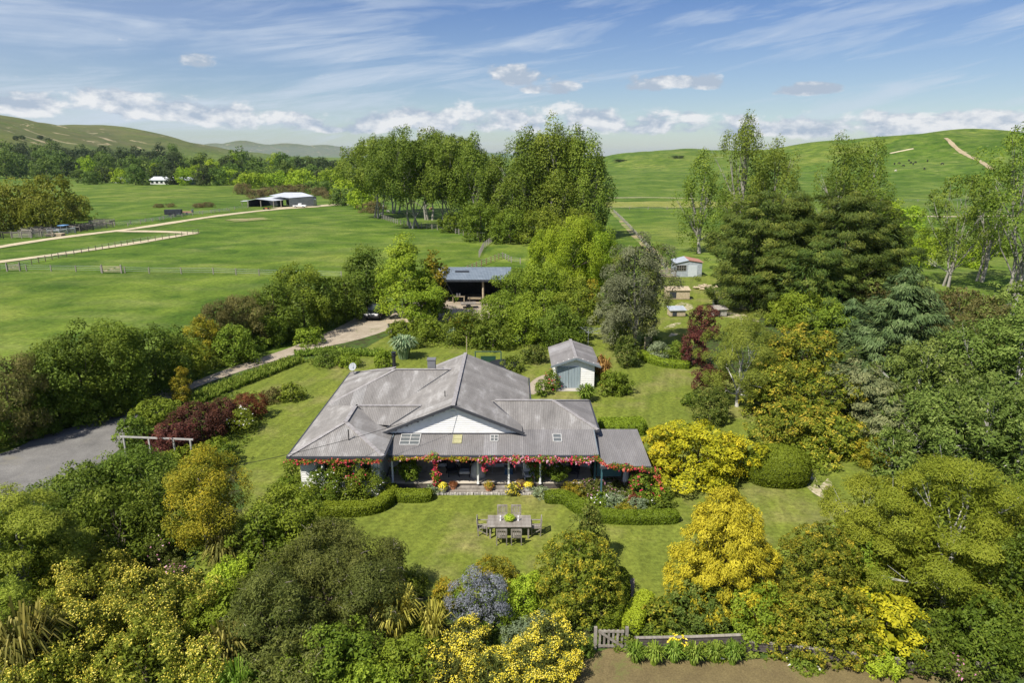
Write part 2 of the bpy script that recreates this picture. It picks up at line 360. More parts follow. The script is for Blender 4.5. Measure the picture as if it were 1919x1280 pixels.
def unit(a): return a / np.maximum(np.linalg.norm(a, axis=1, keepdims=True), 1e-9)
TRIS = [0]
def leafobj(name, P, N, L, W, tint, mat, parent, rng, tdir=None, tb=0.):
    n = len(P)
    if n == 0: return None
    T = rng.normal(size=(n, 3))
    if tdir is not None: T = T * (1 - tb) + tdir * tb * 1.7
    T = unit(T - N * np.sum(T * N, 1, keepdims=True)); B = np.cross(N, T)
    l = (L * rng.uniform(.6, 1.25, (n, 1))); w = (W * rng.uniform(.7, 1.2, (n, 1)))
    V = np.empty((n, 3, 3)); bend = N * l * .10
    V[:, 0] = P + T * l * .6 - bend; V[:, 1] = P + B * w / 2 - T * l * .4 + bend; V[:, 2] = P - B * w / 2 - T * l * .4 + bend
    return quads(name, V, tint, mat, parent)
def quads(name, V, tint, mat, parent):
    n = len(V); q = V.shape[1]; me = bpy.data.meshes.new(name)
    me.vertices.add(n * q); me.vertices.foreach_set('co', V.astype(np.float32).ravel())
    me.loops.add(n * q); me.loops.foreach_set('vertex_index', np.arange(n * q, dtype=np.int32))
    me.polygons.add(n); me.polygons.foreach_set('loop_start', np.arange(0, n * q, q, dtype=np.int32))
    try: me.polygons.foreach_set('loop_total', np.full(n, q, np.int32))
    except Exception: pass
    at = me.attributes.new('tint', 'FLOAT', 'FACE'); at.data.foreach_set('value', np.clip(tint, 0, 1).astype(np.float32))
    me.materials.append(mat); me.update(calc_edges=True)
    TRIS[0] += (q - 2) * n
    o = bpy.data.objects.new(name, me)
    if name == 'flowers': o['kind'] = 'stuff'
    return link(o, parent)
def sheet(name, pts, mat, z=.004, sub=None, label=None):
    """flat ground sheet from a ground polygon"""
    o = MB().poly([(p[0], p[1], z) for p in pts]).build(name, mat); o['kind'] = 'structure'; return o
def smooth_poly(pts, it=2):
    pts = [Vector(p[:2]) for p in pts]
    for _ in range(it):
        q = []
        for i in range(len(pts)):
            a, b = pts[i], pts[(i + 1) % len(pts)]; q += [a * .75 + b * .25, a * .25 + b * .75]
        pts = q
    return pts
def ribbon(name, path, width, mat, lift=.03, wob=.12):
    """ground strip that follows the terrain"""
    pts = [Vector(p[:2]) for p in path]; out = []
    for i in range(len(pts) - 1):
        n = max(1, int((pts[i + 1] - pts[i]).length / 4)); out += [pts[i].lerp(pts[i + 1], k / n) for k in range(n)]
    out.append(pts[-1])
    for _ in range(4): out = [out[0]] + [(out[i - 1] + out[i] * 2 + out[i + 1]) / 4 for i in range(1, len(out) - 1)] + [out[-1]]
    vs = []; fs = []
    for i, p in enumerate(out):
        t = (out[min(i + 1, len(out) - 1)] - out[max(i - 1, 0)]).normalized(); nrm = Vector((-t.y, t.x)); w = width / 2 * (1 + wob * math.sin(i * .9) + wob * .7 * math.sin(i * 2.3 + 1))
        for s in (-1, -.5, 0, .5, 1):
            q = p + nrm * (w * s); vs.append((q.x, q.y, hz(q.x, q.y) + lift))
    for i in range(len(out) - 1):
        for j in range(4): a = i * 5 + j; fs.append((a, a + 1, a + 6, a + 5))
    o = MB().add(vs, fs).build(name, mat); o['kind'] = 'structure'; return o

# thin valley haze
def haze():
    mb = MB().box((0, 0, 45), (36000, 36000, 250)); m, nt = nodes_of('haze_air'); v = nt.nodes.new('ShaderNodeVolumePrincipled')
    v.inputs['Color'].default_value = (.66, .80, 1, 1); v.inputs['Density'].default_value = 3.4e-5; v.inputs['Anisotropy'].default_value = .2
    o = nt.nodes.new('ShaderNodeOutputMaterial'); nt.links.new(v.outputs[0], o.inputs['Volume']); ob = mb.build('haze', m); ob['kind'] = 'stuff'; ob['label'] = 'thin blue haze filling the valley air'
haze()
# ---------------------------------------------------------------- vegetation builders
BARK_PALE = noisy('pale_bark', (.20, .18, .15), (.42, .39, .34), 3., stretch=(1, 1, .25))
BARK_DARK = noisy('dark_bark', (.06, .05, .035), (.15, .12, .09), 4., stretch=(1, 1, .25))
BARK_WHITE = noisy('silver_bark', (.34, .32, .28), (.60, .58, .54), 3., stretch=(1, 1, .25))
TWIG = noisy('grey_twigs', (.16, .13, .10), (.30, .26, .21), 3.)
LM = {
 'dense':   leafmat('dense', (.032, .052, .008), (.070, .105, .016), (.135, .170, .032)),
 'mid':     leafmat('mid', (.048, .075, .010), (.098, .138, .019), (.17, .205, .035)),
 'bright':  leafmat('bright', (.065, .10, .012), (.125, .17, .021), (.19, .235, .036)),
 'brown':   leafmat('brown', (.045, .045, .018), (.085, .080, .034), (.13, .115, .05)),
 'olive':   leafmat('olive', (.040, .050, .016), (.075, .092, .026), (.13, .145, .05)),
 'feather': leafmat('feather', (.070, .105, .014), (.145, .180, .028), (.24, .27, .055)),
 'goldol':  leafmat('goldol', (.062, .074, .010), (.142, .132, .016), (.28, .205, .022)),
 'banksia': leafmat('banksia', (.060, .078, .012), (.125, .145, .022), (.22, .21, .04)),
 'camgold': leafmat('camgold', (.040, .065, .010), (.115, .130, .018), (.36, .27, .035)),
 'camdark': leafmat('camdark', (.035, .055, .012), (.070, .095, .022), (.16, .16, .05)),
 'goldcon': leafmat('goldcon', (.11, .105, .012), (.30, .245, .024), (.44, .35, .045), .2),
 'robinia': leafmat('robinia', (.07, .10, .010), (.29, .275, .018), (.44, .385, .035), .3),
 'lime':    leafmat('lime', (.09, .15, .014), (.18, .25, .025), (.27, .33, .045), .3),
 'blue':    leafmat('blue', (.064, .070, .12), (.122, .132, .215), (.205, .22, .34)),
 'silver':  leafmat('silver', (.08, .11, .08), (.15, .19, .15), (.23, .27, .22)),
 'purple':  leafmat('purple', (.028, .014, .014), (.065, .024, .024), (.115, .045, .036)),
 'red':     leafmat('red', (.05, .02, .012), (.10, .035, .02), (.16, .065, .035)),
 'macro':   leafmat('macro', (.015, .032, .009), (.044, .066, .014), (.115, .128, .030), .12),
 'spruce':  leafmat('spruce', (.025, .045, .020), (.055, .085, .040), (.11, .145, .08), .12),
 'greycon': leafmat('greycon', (.04, .062, .034), (.095, .11, .065), (.14, .15, .09), .12),
 'poplar':  leafmat('poplar', (.042, .072, .012), (.088, .125, .020), (.150, .185, .042), .3),
 'willow':  leafmat('willow', (.075, .13, .010), (.15, .215, .018), (.23, .29, .035), .3),
 'gum':     leafmat('gum', (.062, .072, .052), (.125, .135, .100), (.20, .205, .165)),
 'fine':    leafmat('fine', (.060, .088, .016), (.112, .145, .028), (.18, .21, .05), .3),
 'rhodo':   leafmat('rhodo', (.045, .075, .010), (.125, .145, .020), (.44, .30, .05)),
 'bigol':   leafmat('bigol', (.070, .090, .010), (.145, .170, .022), (.22, .235, .042)),
 'oak':     leafmat('oak', (.070, .115, .010), (.145, .190, .020), (.225, .260, .040), .3),
 'eastmix': leafmat('eastmix', (.042, .070, .018), (.095, .135, .036), (.17, .21, .075)),
 'fargold': leafmat('fargold', (.065, .085, .012), (.115, .13, .020), (.17, .175, .03), .3),
 'darkfar': leafmat('darkfar', (.018, .030, .014), (.035, .052, .022), (.06, .08, .035)),
 'midfar':  leafmat('midfar', (.040, .068, .018), (.072, .115, .030), (.11, .155, .04)),
 'scrub':   leafmat('scrub', (.06, .05, .03), (.105, .085, .05), (.15, .12, .07)),
 'hedge':   leafmat('hedge', (.050, .075, .008), (.085, .120, .012), (.125, .165, .020)),
 'hedgelt': leafmat('hedgelt', (.10, .15, .012), (.16, .22, .018), (.21, .27, .03)),
 'strap':   leafmat('strap', (.055, .095, .014), (.105, .165, .025), (.19, .245, .06)),
 'flax':    leafmat('flax', (.06, .065, .018), (.115, .115, .032), (.22, .20, .07)),
 'flaxyel': leafmat('flaxyel', (.14, .14, .03), (.28, .26, .06), (.42, .38, .11)),
 'bronze':  leafmat('bronze', (.10, .06, .02), (.19, .12, .04), (.28, .19, .08)),
 'agave':   leafmat('agave', (.07, .12, .085), (.14, .20, .15), (.24, .30, .24)),
 'ground':  leafmat('ground', (.040, .065, .012), (.085, .125, .022), (.15, .185, .045)),
 'f_yellow': leafmat('f_yellow', (.62, .48, .02), (.80, .66, .035), (.90, .76, .16), .2),
 'f_pale':  leafmat('f_pale', (.50, .40, .03), (.68, .56, .07), (.78, .68, .16), .2),
 'f_white': leafmat('f_white', (.55, .52, .46), (.75, .72, .66), (.85, .84, .80), .2),
 'f_pink':  leafmat('f_pink', (.42, .16, .26), (.60, .26, .38), (.75, .50, .58), .2),
 'f_lilac': leafmat('f_lilac', (.40, .22, .52), (.56, .32, .66), (.70, .50, .76), .2),
 'f_red':   leafmat('f_red', (.34, .015, .045), (.52, .03, .085), (.66, .16, .14), .2),
 'f_coral': leafmat('f_coral', (.40, .04, .02), (.52, .09, .05), (.60, .20, .14), .2),
}
# species: shape, crown bottom (fraction of height), clump size, clump count, leaf size, leaf/width ratio, cover, material, bark, squash, options
SP = {
 'dense':   dict(sh='dome', zb=.04, cs=.24, L=.17, r=.62, cov=2.3, m='dense'),
 'mid':     dict(sh='dome', zb=.04, cs=.22, L=.16, r=.62, cov=2.3, m='mid'),
 'bright':  dict(sh='dome', zb=.04, cs=.22, L=.15, r=.62, cov=2.3, m='bright'),
 'brown':   dict(sh='dome', zb=.04, cs=.22, L=.14, r=.4, cov=2.2, m='brown'),
 'olive':   dict(sh='dome', zb=.05, cs=.20, L=.13, r=.45, cov=2.3, m='olive', twigs=70),
 'feather': dict(sh='dome', zb=.12, cs=.22, L=.15, r=.34, cov=3.2, m='feather', sq=.55, bark=BARK_WHITE, limbs=9, up=.4, gap=.15),
 'goldol':  dict(sh='dome', zb=.18, cs=.22, L=.13, r=.5, cov=2.3, m='goldol', up=.2),
 'banksia': dict(sh='dome', zb=.03, cs=.18, L=.14, r=.5, cov=2.2, m='banksia', fl=('f_pale', .26, .052), lump=.2),
 'camellia':dict(sh='dome', zb=.03, cs=.09, L=.13, r=.6, cov=2.5, m='camgold', lump=.04, hull=.97),
 'camdark': dict(sh='egg', zb=.03, cs=.16, L=.14, r=.6, cov=2.4, m='camdark', lump=.08),
 'conedark':dict(sh='cone', zb=.03, cs=.20, L=.14, r=.6, cov=2.4, m='camdark'),
 'goldcon': dict(sh='gcone', zb=.01, cs=.12, L=.16, r=.34, cov=3.6, m='goldcon', hull=.97, droop=.45, lump=.035, sq=.8),
 'robinia': dict(sh='dome', zb=.10, cs=.24, L=.22, r=.55, cov=2.3, m='robinia', up=.75, sq=.5, lump=.16),
 'lime':    dict(sh='dome', zb=.03, cs=.22, L=.12, r=.6, cov=2.4, m='lime'),
 'ceano':   dict(sh='dome', zb=.03, cs=.20, L=.12, r=.4, cov=2.0, m='blue', mix=('mid', .30), droop=.3),
 'silver':  dict(sh='dome', zb=.03, cs=.26, L=.11, r=.5, cov=2.0, m='silver'),
 'maple':   dict(sh='dome', zb=.06, cs=.22, L=.14, r=.6, cov=2.2, m='purple', up=.3),
 'redmaple':dict(sh='dome', zb=.02, cs=.20, L=.12, r=.5, cov=2.4, m='red', up=.3, lump=.04),
 'macro':   dict(sh='egg', zb=.01, cs=.13, L=.44, r=.24, cov=3.0, m='macro', sq=.5, up=.3, lump=.24, rad=1.35, droop=.25, limbs=8),
 'macroc':  dict(sh='cone', zb=.01, cs=.12, L=.44, r=.24, cov=3.0, m='macro', sq=.6, up=.25, lump=.28, rad=1.35, droop=.35, limbs=8),
 'spruce':  dict(sh='cone2', zb=.01, cs=.12, L=.38, r=.26, cov=3.0, m='spruce', sq=.42, up=.4, rad=1.5, droop=.2, lump=.1),
 'greycon': dict(sh='dome', zb=.02, cs=.20, L=.24, r=.4, cov=2.4, m='greycon', sq=.4, up=.5, rad=1.4, droop=.2, lump=.18),
 'poplar':  dict(sh='poplar', zb=.10, cs=.15, L=.60, r=.62, cov=2.7, m='poplar', sq=1.7, bark=BARK_PALE, limbs=14, gap=.16, lump=.2, fill=.10),
 'poplarl': dict(sh='vase', zb=.32, cs=.15, L=.60, r=.62, cov=3.0, m='poplar', sq=1.3, bark=BARK_PALE, limbs=18, gap=.1, lump=.12, fill=.16, multi=3),
 'poplara': dict(sh='poplar', zb=.12, cs=.15, L=.46, r=.62, cov=1.7, m='poplar', sq=1.6, bark=BARK_PALE, limbs=18, gap=.42, lump=.24, fill=.06),
 'sparse':  dict(sh='vase', zb=.22, cs=.13, L=.42, r=.62, cov=1.5, m='poplar', sq=1.1, bark=BARK_PALE, limbs=20, gap=.5, lump=.25, fill=0, multi=3),
 'willow':  dict(sh='dome', zb=.05, cs=.20, L=.34, r=.36, cov=3.0, m='willow', sq=1.2, bark=BARK_DARK, limbs=9, lump=.12, tv=.6),
 'gum':     dict(sh='egg', zb=.14, cs=.18, L=.26, r=.42, cov=2.5, m='gum', mix=('olive', .22), sq=.9, bark=BARK_PALE, limbs=10, lump=.22, gap=.1, tv=.3),
 'fine':    dict(sh='dome', zb=.22, cs=.17, L=.20, r=.22, cov=2.5, m='fine', bark=BARK_WHITE, limbs=14, gap=.3, lump=.16, fill=.03, tv=.35),
 'rhodo':   dict(sh='dome', zb=.02, cs=.16, L=.24, r=.5, cov=2.4, m='rhodo', up=.45, sq=.7, lump=.14),
 'bigol':   dict(sh='dome', zb=.10, cs=.20, L=.18, r=.26, cov=3.3, m='bigol', up=.35, sq=.55, bark=BARK_WHITE, limbs=16, gap=.12, lump=.2),
 'oak':     dict(sh='cone', zb=.10, cs=.20, L=.30, r=.6, cov=2.1, m='oak', up=.6, sq=.6, limbs=8, gap=.15, lump=.2),
 'yellowt': dict(sh='egg', zb=.10, cs=.24, L=.26, r=.5, cov=2.0, m='goldol', gap=.1),
 'eastmix': dict(sh='dome', zb=.03, cs=.17, L=.24, r=.5, cov=2.1, m='eastmix', sq=.8, bark=BARK_WHITE, limbs=10, lump=.24, gap=.12, twigs=30),
 'eastbrn': dict(sh='dome', zb=.03, cs=.17, L=.24, r=.4, cov=1.9, m='brown', mix=('eastmix', .3), sq=.8, limbs=8, lump=.24, gap=.1, twigs=60),
 'standard':dict(sh='ball', zb=.34, cs=.26, L=.13, r=.6, cov=2.2, m='mid', limbs=4),
 'rosebush':dict(sh='dome', zb=.02, cs=.26, L=.12, r=.6, cov=1.9, m='mid', fl=('f_white', .025, .10)),
 'rosered': dict(sh='egg', zb=.03, cs=.26, L=.12, r=.6, cov=1.9, m='mid', fl=('f_red', .03, .11)),
 'pinkb':   dict(sh='dome', zb=.02, cs=.26, L=.12, r=.6, cov=1.7, m='olive', fl=('f_pink', .05, .08)),
 'euryops': dict(sh='dome', zb=.02, cs=.18, L=.12, r=.32, cov=2.1, m='olive', fl=('f_yellow', .62, .042), lump=.16),
 'lowgr':   dict(sh='dome', zb=.0, cs=.26, L=.14, r=.6, cov=1.9, m='ground'),
 'f_gold':  dict(sh='egg', zb=.02, cs=.2, L=.55, r=.5, cov=1.6, m='fargold', gap=.1, lump=.15),
 'f_dark':  dict(sh='egg', zb=.05, cs=.25, L=1.0, r=.6, cov=1.8, m='darkfar', lump=.15),
 'f_mid':   dict(sh='egg', zb=.05, cs=.25, L=1.0, r=.6, cov=1.8, m='midfar', lump=.15),
 'f_will':  dict(sh='dome', zb=.02, cs=.25, L=.9, r=.5, cov=1.8, m='willow', lump=.15),
 'f_scrub': dict(sh='dome', zb=.0, cs=.3, L=.6, r=.5, cov=1.6, m='scrub', lump=.2),
}
def prof(sh, u):
    if sh == 'dome': return np.where(u < .35, .80 + .2 * np.sin(u / .35 * 1.57), np.sqrt(np.maximum(0, 1 - ((u - .35) / .65) ** 2.1)))
    if sh == 'egg': return np.where(u < .4, .78 + .22 * np.sin(u / .4 * 1.57), np.sqrt(np.maximum(0, 1 - ((u - .4) / .6) ** 1.9)))
    if sh == 'ball': return np.sqrt(np.maximum(0, 1 - (2 * u - 1) ** 2)) * .98 + .02
    if sh == 'cone': return np.where(u < .22, .75 + .25 * u / .22, np.maximum(0, 1 - ((u - .22) / .78)) ** .75)
    if sh == 'cone2': return np.where(u < .12, .92 + .08 * u / .12, np.maximum(0, 1 - ((u - .12) / .88) ** 1.25) ** .8)
    if sh == 'poplar': return np.where(u < .42, .55 + .45 * np.sin(u / .42 * 1.57), np.maximum(0, 1 - ((u - .42) / .58) ** 1.7) ** .8)
    if sh == 'gcone': return np.where(u < .15, .9 + .1 * u / .15, np.maximum(0, 1 - ((u - .15) / .85) ** 1.8) ** .75)
    if sh == 'vase': return np.where(u < .5, .52 + .48 * np.sin(u / .5 * 1.57), np.sqrt(np.maximum(0, 1 - ((u - .5) / .5) ** 2.4)))
def crown_arrays(rng, k, R, H, Ls):
    sh = k['sh']; zb = k['zb'] * H; Hc = H - zb; cs = k['cs'] * (R + Hc * .5) / 1.5 * (.84 if sh in ('dome', 'egg', 'cone', 'gcone', 'cone2') else .85)
    lump = k.get('lump', .1); ph = rng.uniform(0, 6.28, 6)
    def rad(u, th):
        return R * prof(sh, u) * (1 + lump * (np.sin(2 * th + ph[0] + 2.2 * u) + .8 * np.sin(3 * th + ph[1] - 3 * u) + .7 * np.sin(5 * th + ph[2] + 5 * u) + .5 * np.sin(8 * th + ph[3] + 9 * u)))
    slant = math.sqrt(R * R + Hc * Hc); area = math.pi * R * slant * 1.15
    nc = int(np.clip(area / (cs * cs * 2.0), 14, 800) * (1 - .5 * k.get('gap', 0)))
    # clump centres near the crown's surface, some inside
    u = rng.uniform(0, 1, nc * 6); keep = rng.uniform(0, 1, nc * 6) < (prof(sh, u) * .9 + .1); u = u[keep][:nc]; nc = len(u)
    th = rng.uniform(0, 6.2832, nc); inn = rng.uniform(0, 1, nc) ** 2.2; hull = k.get('hull', .90)
    rho = hull - .45 * inn * (1 + k.get('gap', 0)); rr = np.maximum(0, rad(u, th) - cs * (.3 if 'cone' in sh else .36)) * rho / hull
    if sh == 'ball': rr = rad(u, th) * rho
    cz = zb + u * Hc - cs * .3 * (u > .8)
    C = np.stack([rr * np.cos(th), rr * np.sin(th), np.clip(cz, cs * .3, H - cs * .35)], 1)
    csz = cs * rng.uniform(.6, 1.25, nc); ct = rng.uniform(0, 1, nc)
    Lf = k['L'] * Ls * .80; Wf = Lf * k['r']
    n = int(np.clip(k['cov'] * area / (.5 * Lf * Wf) * .62, 300, 46000))
    w = csz ** 2; ci = rng.choice(nc, n, p=w / w.sum())
    D = unit(rng.normal(size=(n, 3))); out = unit(np.stack([np.cos(th), np.sin(th), .35 + .6 * (u - .3)], 1))[ci]
    flip = (np.sum(D * out, 1) < -.25); D[flip] *= -1
    sq = k.get('sq', .85); S = csz[ci][:, None] * np.array([1, 1, sq]); lr = rng.uniform(.58, 1.14, (n, 1))
    P = C[ci] + D * S * lr
    ra = k.get('rad', 1.)
    if ra > 1: P += out * (np.sum(D * out, 1) * csz[ci] * (ra - 1))[:, None]; P[:, 2] -= k.get('droop', 0) * csz[ci] * np.maximum(0, np.sum(D * out, 1)) * .8
    N = unit(D * .75 + rng.normal(size=(n, 3)) * .55 + np.array([0, 0, .35 + 1.2 * k.get('up', 0)]) + out * .25)
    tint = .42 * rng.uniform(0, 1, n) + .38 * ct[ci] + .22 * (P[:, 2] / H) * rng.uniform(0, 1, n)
    fill = k.get('fill', .22)
    if fill:
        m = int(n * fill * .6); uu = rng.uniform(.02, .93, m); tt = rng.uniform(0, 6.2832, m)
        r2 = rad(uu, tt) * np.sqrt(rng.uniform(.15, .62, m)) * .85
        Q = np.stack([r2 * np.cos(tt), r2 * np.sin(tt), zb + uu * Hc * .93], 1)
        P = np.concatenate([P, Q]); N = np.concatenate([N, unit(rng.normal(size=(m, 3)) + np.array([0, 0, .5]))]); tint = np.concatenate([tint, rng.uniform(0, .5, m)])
        big = np.concatenate([np.ones(n), np.full(m, 1.9)])
    else: big = np.ones(n)
    P[:, 2] = np.maximum(P[:, 2], .03)
    return P, N, tint, Lf * big[:, None], Wf * big[:, None], C, csz, D, ci, n
def make_trunk(rng, k, R, H, C, t):
    mb = MB(); rt = max(.03, .014 * H + .010 * R) * k.get('tw', 1.) * (.62 if k.get('multi') else 1); multi = k.get('multi', 1); top = C[rng.integers(len(C), size=3)].mean(0) * .3
    stems = []
    for s in range(multi):
        a = 6.28 * s / multi + rng.uniform(0, 1); off = np.array([math.cos(a), math.sin(a), 0]) * (R * .10 * (multi > 1)); tip = top + np.array([math.cos(a), math.sin(a), 0]) * (R * .35 * (multi > 1)); tip[2] = H * rng.uniform(.72, .82)
        pts = []
        for i in range(7):
            f = i / 6; q = off * (1 - f) + (off + (tip - off) * f) * f * np.array([1, 1, 0]) + np.array([rng.normal() * R * .03, rng.normal() * R * .03, tip[2] * f]); pts.append(q)
        pts[0][2] = -.1; mb.tube(pts, [rt * (1.25 if i == 0 else 1 - .13 * i) for i in range(7)], 7, False); stems.append(pts)
    idx = rng.permutation(len(C))[:k.get('limbs', 5)]
    for j in idx:
        st = stems[rng.integers(multi)]; c = C[j]; zi = min(5, max(1, int(6 * (c[2] / H) * .62))); p0 = np.array(st[zi]); mid = p0 * .45 + c * .55; mid = mid + rng.normal(size=3) * R * .05
        r0 = rt * (.55 - .05 * zi); mb.tube([p0, (p0 + mid) / 2 + rng.normal(size=3) * R * .03, mid, c], [r0, r0 * .75, r0 * .5, r0 * .2], 5, False)
        if k.get('bark') is not None:
            for _ in range(2):
                e = c + rng.normal(size=3) * R * .14; mb.tube([mid, (mid + e) / 2, e], [r0 * .4, r0 * .25, r0 * .1], 4, False)
    return part(mb, 'trunk', k.get('bark') or BARK_DARK, t, smooth=True)
def build_plant(name, label, cat, loc, R, H, kind, seed, group=None, Ls=1.):
    k = SP[kind]; rng = np.random.default_rng(seed)
    t = thing(name, label, cat, loc, 0., group)
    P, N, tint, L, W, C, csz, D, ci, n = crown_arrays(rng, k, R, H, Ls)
    td = None; tb = 0.
    if k.get('tv'): td = np.tile(np.array([0, 0, 1.]), (len(P), 1)); tb = k['tv']
    elif k.get('rad', 1) > 1: td = unit(P * np.array([1, 1, 0]) + 1e-4) + np.array([0, 0, -.35]); tb = .7
    elif k.get('droop') and k.get('rad', 1) == 1: td = unit(P * np.array([1, 1, 0]) + 1e-4) + np.array([0, 0, -.9]); tb = k['droop']
    cn = 'crown' if (cat in ('tree', 'conifer')) else 'foliage'
    if k.get('mix'):
        cm = rng.uniform(0, 1, len(C)); pick = np.concatenate([cm[ci] < k['mix'][1], rng.uniform(0, 1, len(P) - n) < k['mix'][1]])
        a = leafobj(cn, P[~pick], N[~pick], L[~pick], W[~pick], tint[~pick], LM[k['m']], t, rng, None if td is None else td[~pick], tb)
        b = leafobj(cn, P[pick], N[pick], L[pick], W[pick], tint[pick], LM[k['mix'][0]], t, rng, None if td is None else td[pick], tb)
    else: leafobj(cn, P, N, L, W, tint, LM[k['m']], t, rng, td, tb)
    if k.get('fl'):
        fm, fr, fs = k['fl']; dens = rng.uniform(0, 1, len(C)); pr = dens[ci] ** 1.5 * (D[:, 2] > -.35); sel = np.where(rng.uniform(0, 1, n) < pr * fr * 2.2)[0]
        F = P[:n][sel] + D[sel] * csz[ci[sel]][:, None] * .12 + np.array([0, 0, .03])
        leafobj('flowers', F, unit(D[sel] * .5 + np.array([-.2, -.3, .8]) + rng.normal(size=(len(sel), 3)) * .25), fs * 1.25, fs, rng.uniform(0, 1, len(sel)), LM[fm], t, rng)
    if H > 1.3 or k.get('limbs'): make_trunk(rng, k, R, H, C, t)
    if k.get('twigs'):
        mb = MB()
        for _ in range(k['twigs']):
            c = C[rng.integers(len(C))]; o = unit((c - np.array([0, 0, H * .4]))[None])[0]; p = c + o * csz.mean() * .5; q = p + (o + rng.normal(size=3) * .7) * csz.mean() * rng.uniform(.2, .55)
            r = .006 * max(R, 1) + .004; mb.tube([p, (p + q) / 2 + rng.normal(size=3) * .05, q], [r, r * .7, r * .3], 3, False)
        part(mb, 'twigs', TWIG, t)['kind'] = 'stuff'
    return t
SEED = [100]
GRP = {}
def plant(name, label, cat, px, base, top, w, kind, Ls=None, group=None, far=False):
    SEED[0] += 1; g = (GX if base < 470 else PX)(px, base); Y = g.y
    H = max(.35, topz(top, Y) - g.z); R = max(.25, w / 2 / scl(Y, g.z + H * .6))
    if SP[kind]['zb'] < .13 and base > 470:        # base was read at the near edge of the foliage: the trunk stands behind it
        d2 = math.hypot(g.x, g.y); g = g * ((d2 + min(.72 * R, 7)) / d2); g.z = hz(g.x, g.y)
    Y = g.y; H = max(.35, topz(top, Y) - g.z); dl = math.atan2(CAMH - g.z - H / 2, Y); goal = H * math.cos(dl) * 1.04; H0 = H
    if 'cone' not in SP[kind]['sh'] and dl > .14:  # a wide crown seen from above stands higher in the picture than its apex
        while H > H0 * .5 and .35 * H * math.cos(dl) + math.hypot(.65 * H * math.cos(dl), .85 * R * math.sin(dl)) > goal: H *= .985
    R = max(.25, w / 2 / scl(Y, g.z + H * .6)) * {'poplar': 1.2, 'poplara': 1.15, 'poplarl': 1.25, 'spruce': 1.1, 'macro': 1.05, 'macroc': 1.25}.get(kind, 1.04)
    d = g.length
    if Ls is None: Ls = max(1., (d / 38.) ** .75) if kind not in ('poplar', 'poplara', 'poplarl', 'sparse', 'macro', 'macroc', 'willow', 'gum', 'oak') else max(1., d / 190.)
    return build_plant(name, label, cat, g, R, H, kind, SEED[0], group, Ls)
FARP = {}
def far_plant(name, label, cat, px, base, top, w, kind, group, var=3):
    """far trees share a few crown meshes, each one its own object"""
    g = GX(px, base); H = max(1.2, topz(top, g.y) - g.z); s = scl(g.y, g.z + H * .5); R = max(.8, w / 2 / s)
    asp = 'tall' if H > 2.6 * R else ('mid' if H > 1.4 * R else 'low'); v = rnd.randrange(var); key = (kind, asp, v)
    if key not in FARP:
        r0, h0 = {'tall': (5, 16), 'mid': (6, 11), 'low': (6.5, 7)}[asp]
        FARP[key] = (build_plant(name, label, cat, g, r0, h0, kind, 900 + len(FARP), group, 1.1), r0, h0); o = FARP[key][0]
    else:
        o = copy_tree(FARP[key][0]); o.location = g; tag(o, label, cat, group)
        o.name = name
    r0, h0 = FARP[key][1:]; o.scale = (R / r0, R / r0, H / h0); o.rotation_euler[2] = 0 if False else rnd.uniform(0, 6.28)
    return o
def blades(rng, n, R, H, wid, arch=.7, up=.5):
    """strap leaves fanning from the base: quads (n*3,4,3)"""
    th = rng.uniform(0, 6.2832, n); b = rng.uniform(0, .28, n) * R; ln = rng.uniform(.6, 1.1, n); out = rng.uniform(.25, 1., n)
    c, s = np.cos(th), np.sin(th); F = [0, .4, .75, 1.]
    pts = []
    for f in F:
        r = b + out * (R - b) * f ** 1.25 * ln; z = H * ln * (up + (1 - up) * (1 - out * .8)) * (math.sin(min(f * 1.9, 1.57)) - arch * out * .9 * max(0, f - .45) ** 1.2)
        pts.append(np.stack([r * c, r * s, np.maximum(z, .02 + .0 * z)], 1))
    side = np.stack([-s, c, np.zeros(n)], 1) + rng.normal(size=(n, 3)) * .25; side = unit(side); V = []
    ws = [wid * .7, wid, wid * .8, wid * .1]
    for i in range(3): V.append(np.stack([pts[i] - side * ws[i] / 2, pts[i] + side * ws[i] / 2, pts[i + 1] + side * ws[i + 1] / 2, pts[i + 1] - side * ws[i + 1] / 2], 1))
    t = rng.uniform(0, 1, n); return np.concatenate(V), np.concatenate([t, t, t])
def straps(name, label, px, base, top, w, m='strap', n=260, wid=.06, fl=None, cat='plant', arch=.7, up=.5):
    SEED[0] += 1; rng = np.random.default_rng(SEED[0]); g = PX(px, base); H = max(.35, topz(top, g.y)); R = w / 2 / scl(g.y, H / 2)
    t = thing(name, label, cat, g); V, ti = blades(rng, n, R, H, wid * max(1, g.y / 38), arch, up); quads('leaves', V, ti, LM[m], t)
    if fl:
        k = 40; th = rng.uniform(0, 6.28, k); r = R * np.sqrt(rng.uniform(0, 1, k)); P = np.stack([r * np.cos(th), r * np.sin(th), H * rng.uniform(.5, 1.0, k)], 1)
        leafobj('flowers', P, unit(np.array([[0, -.3, 1.]]) + rng.normal(size=(k, 3)) * .3), .12, .1, rng.uniform(0, 1, k), LM[fl], t, rng)
    return t
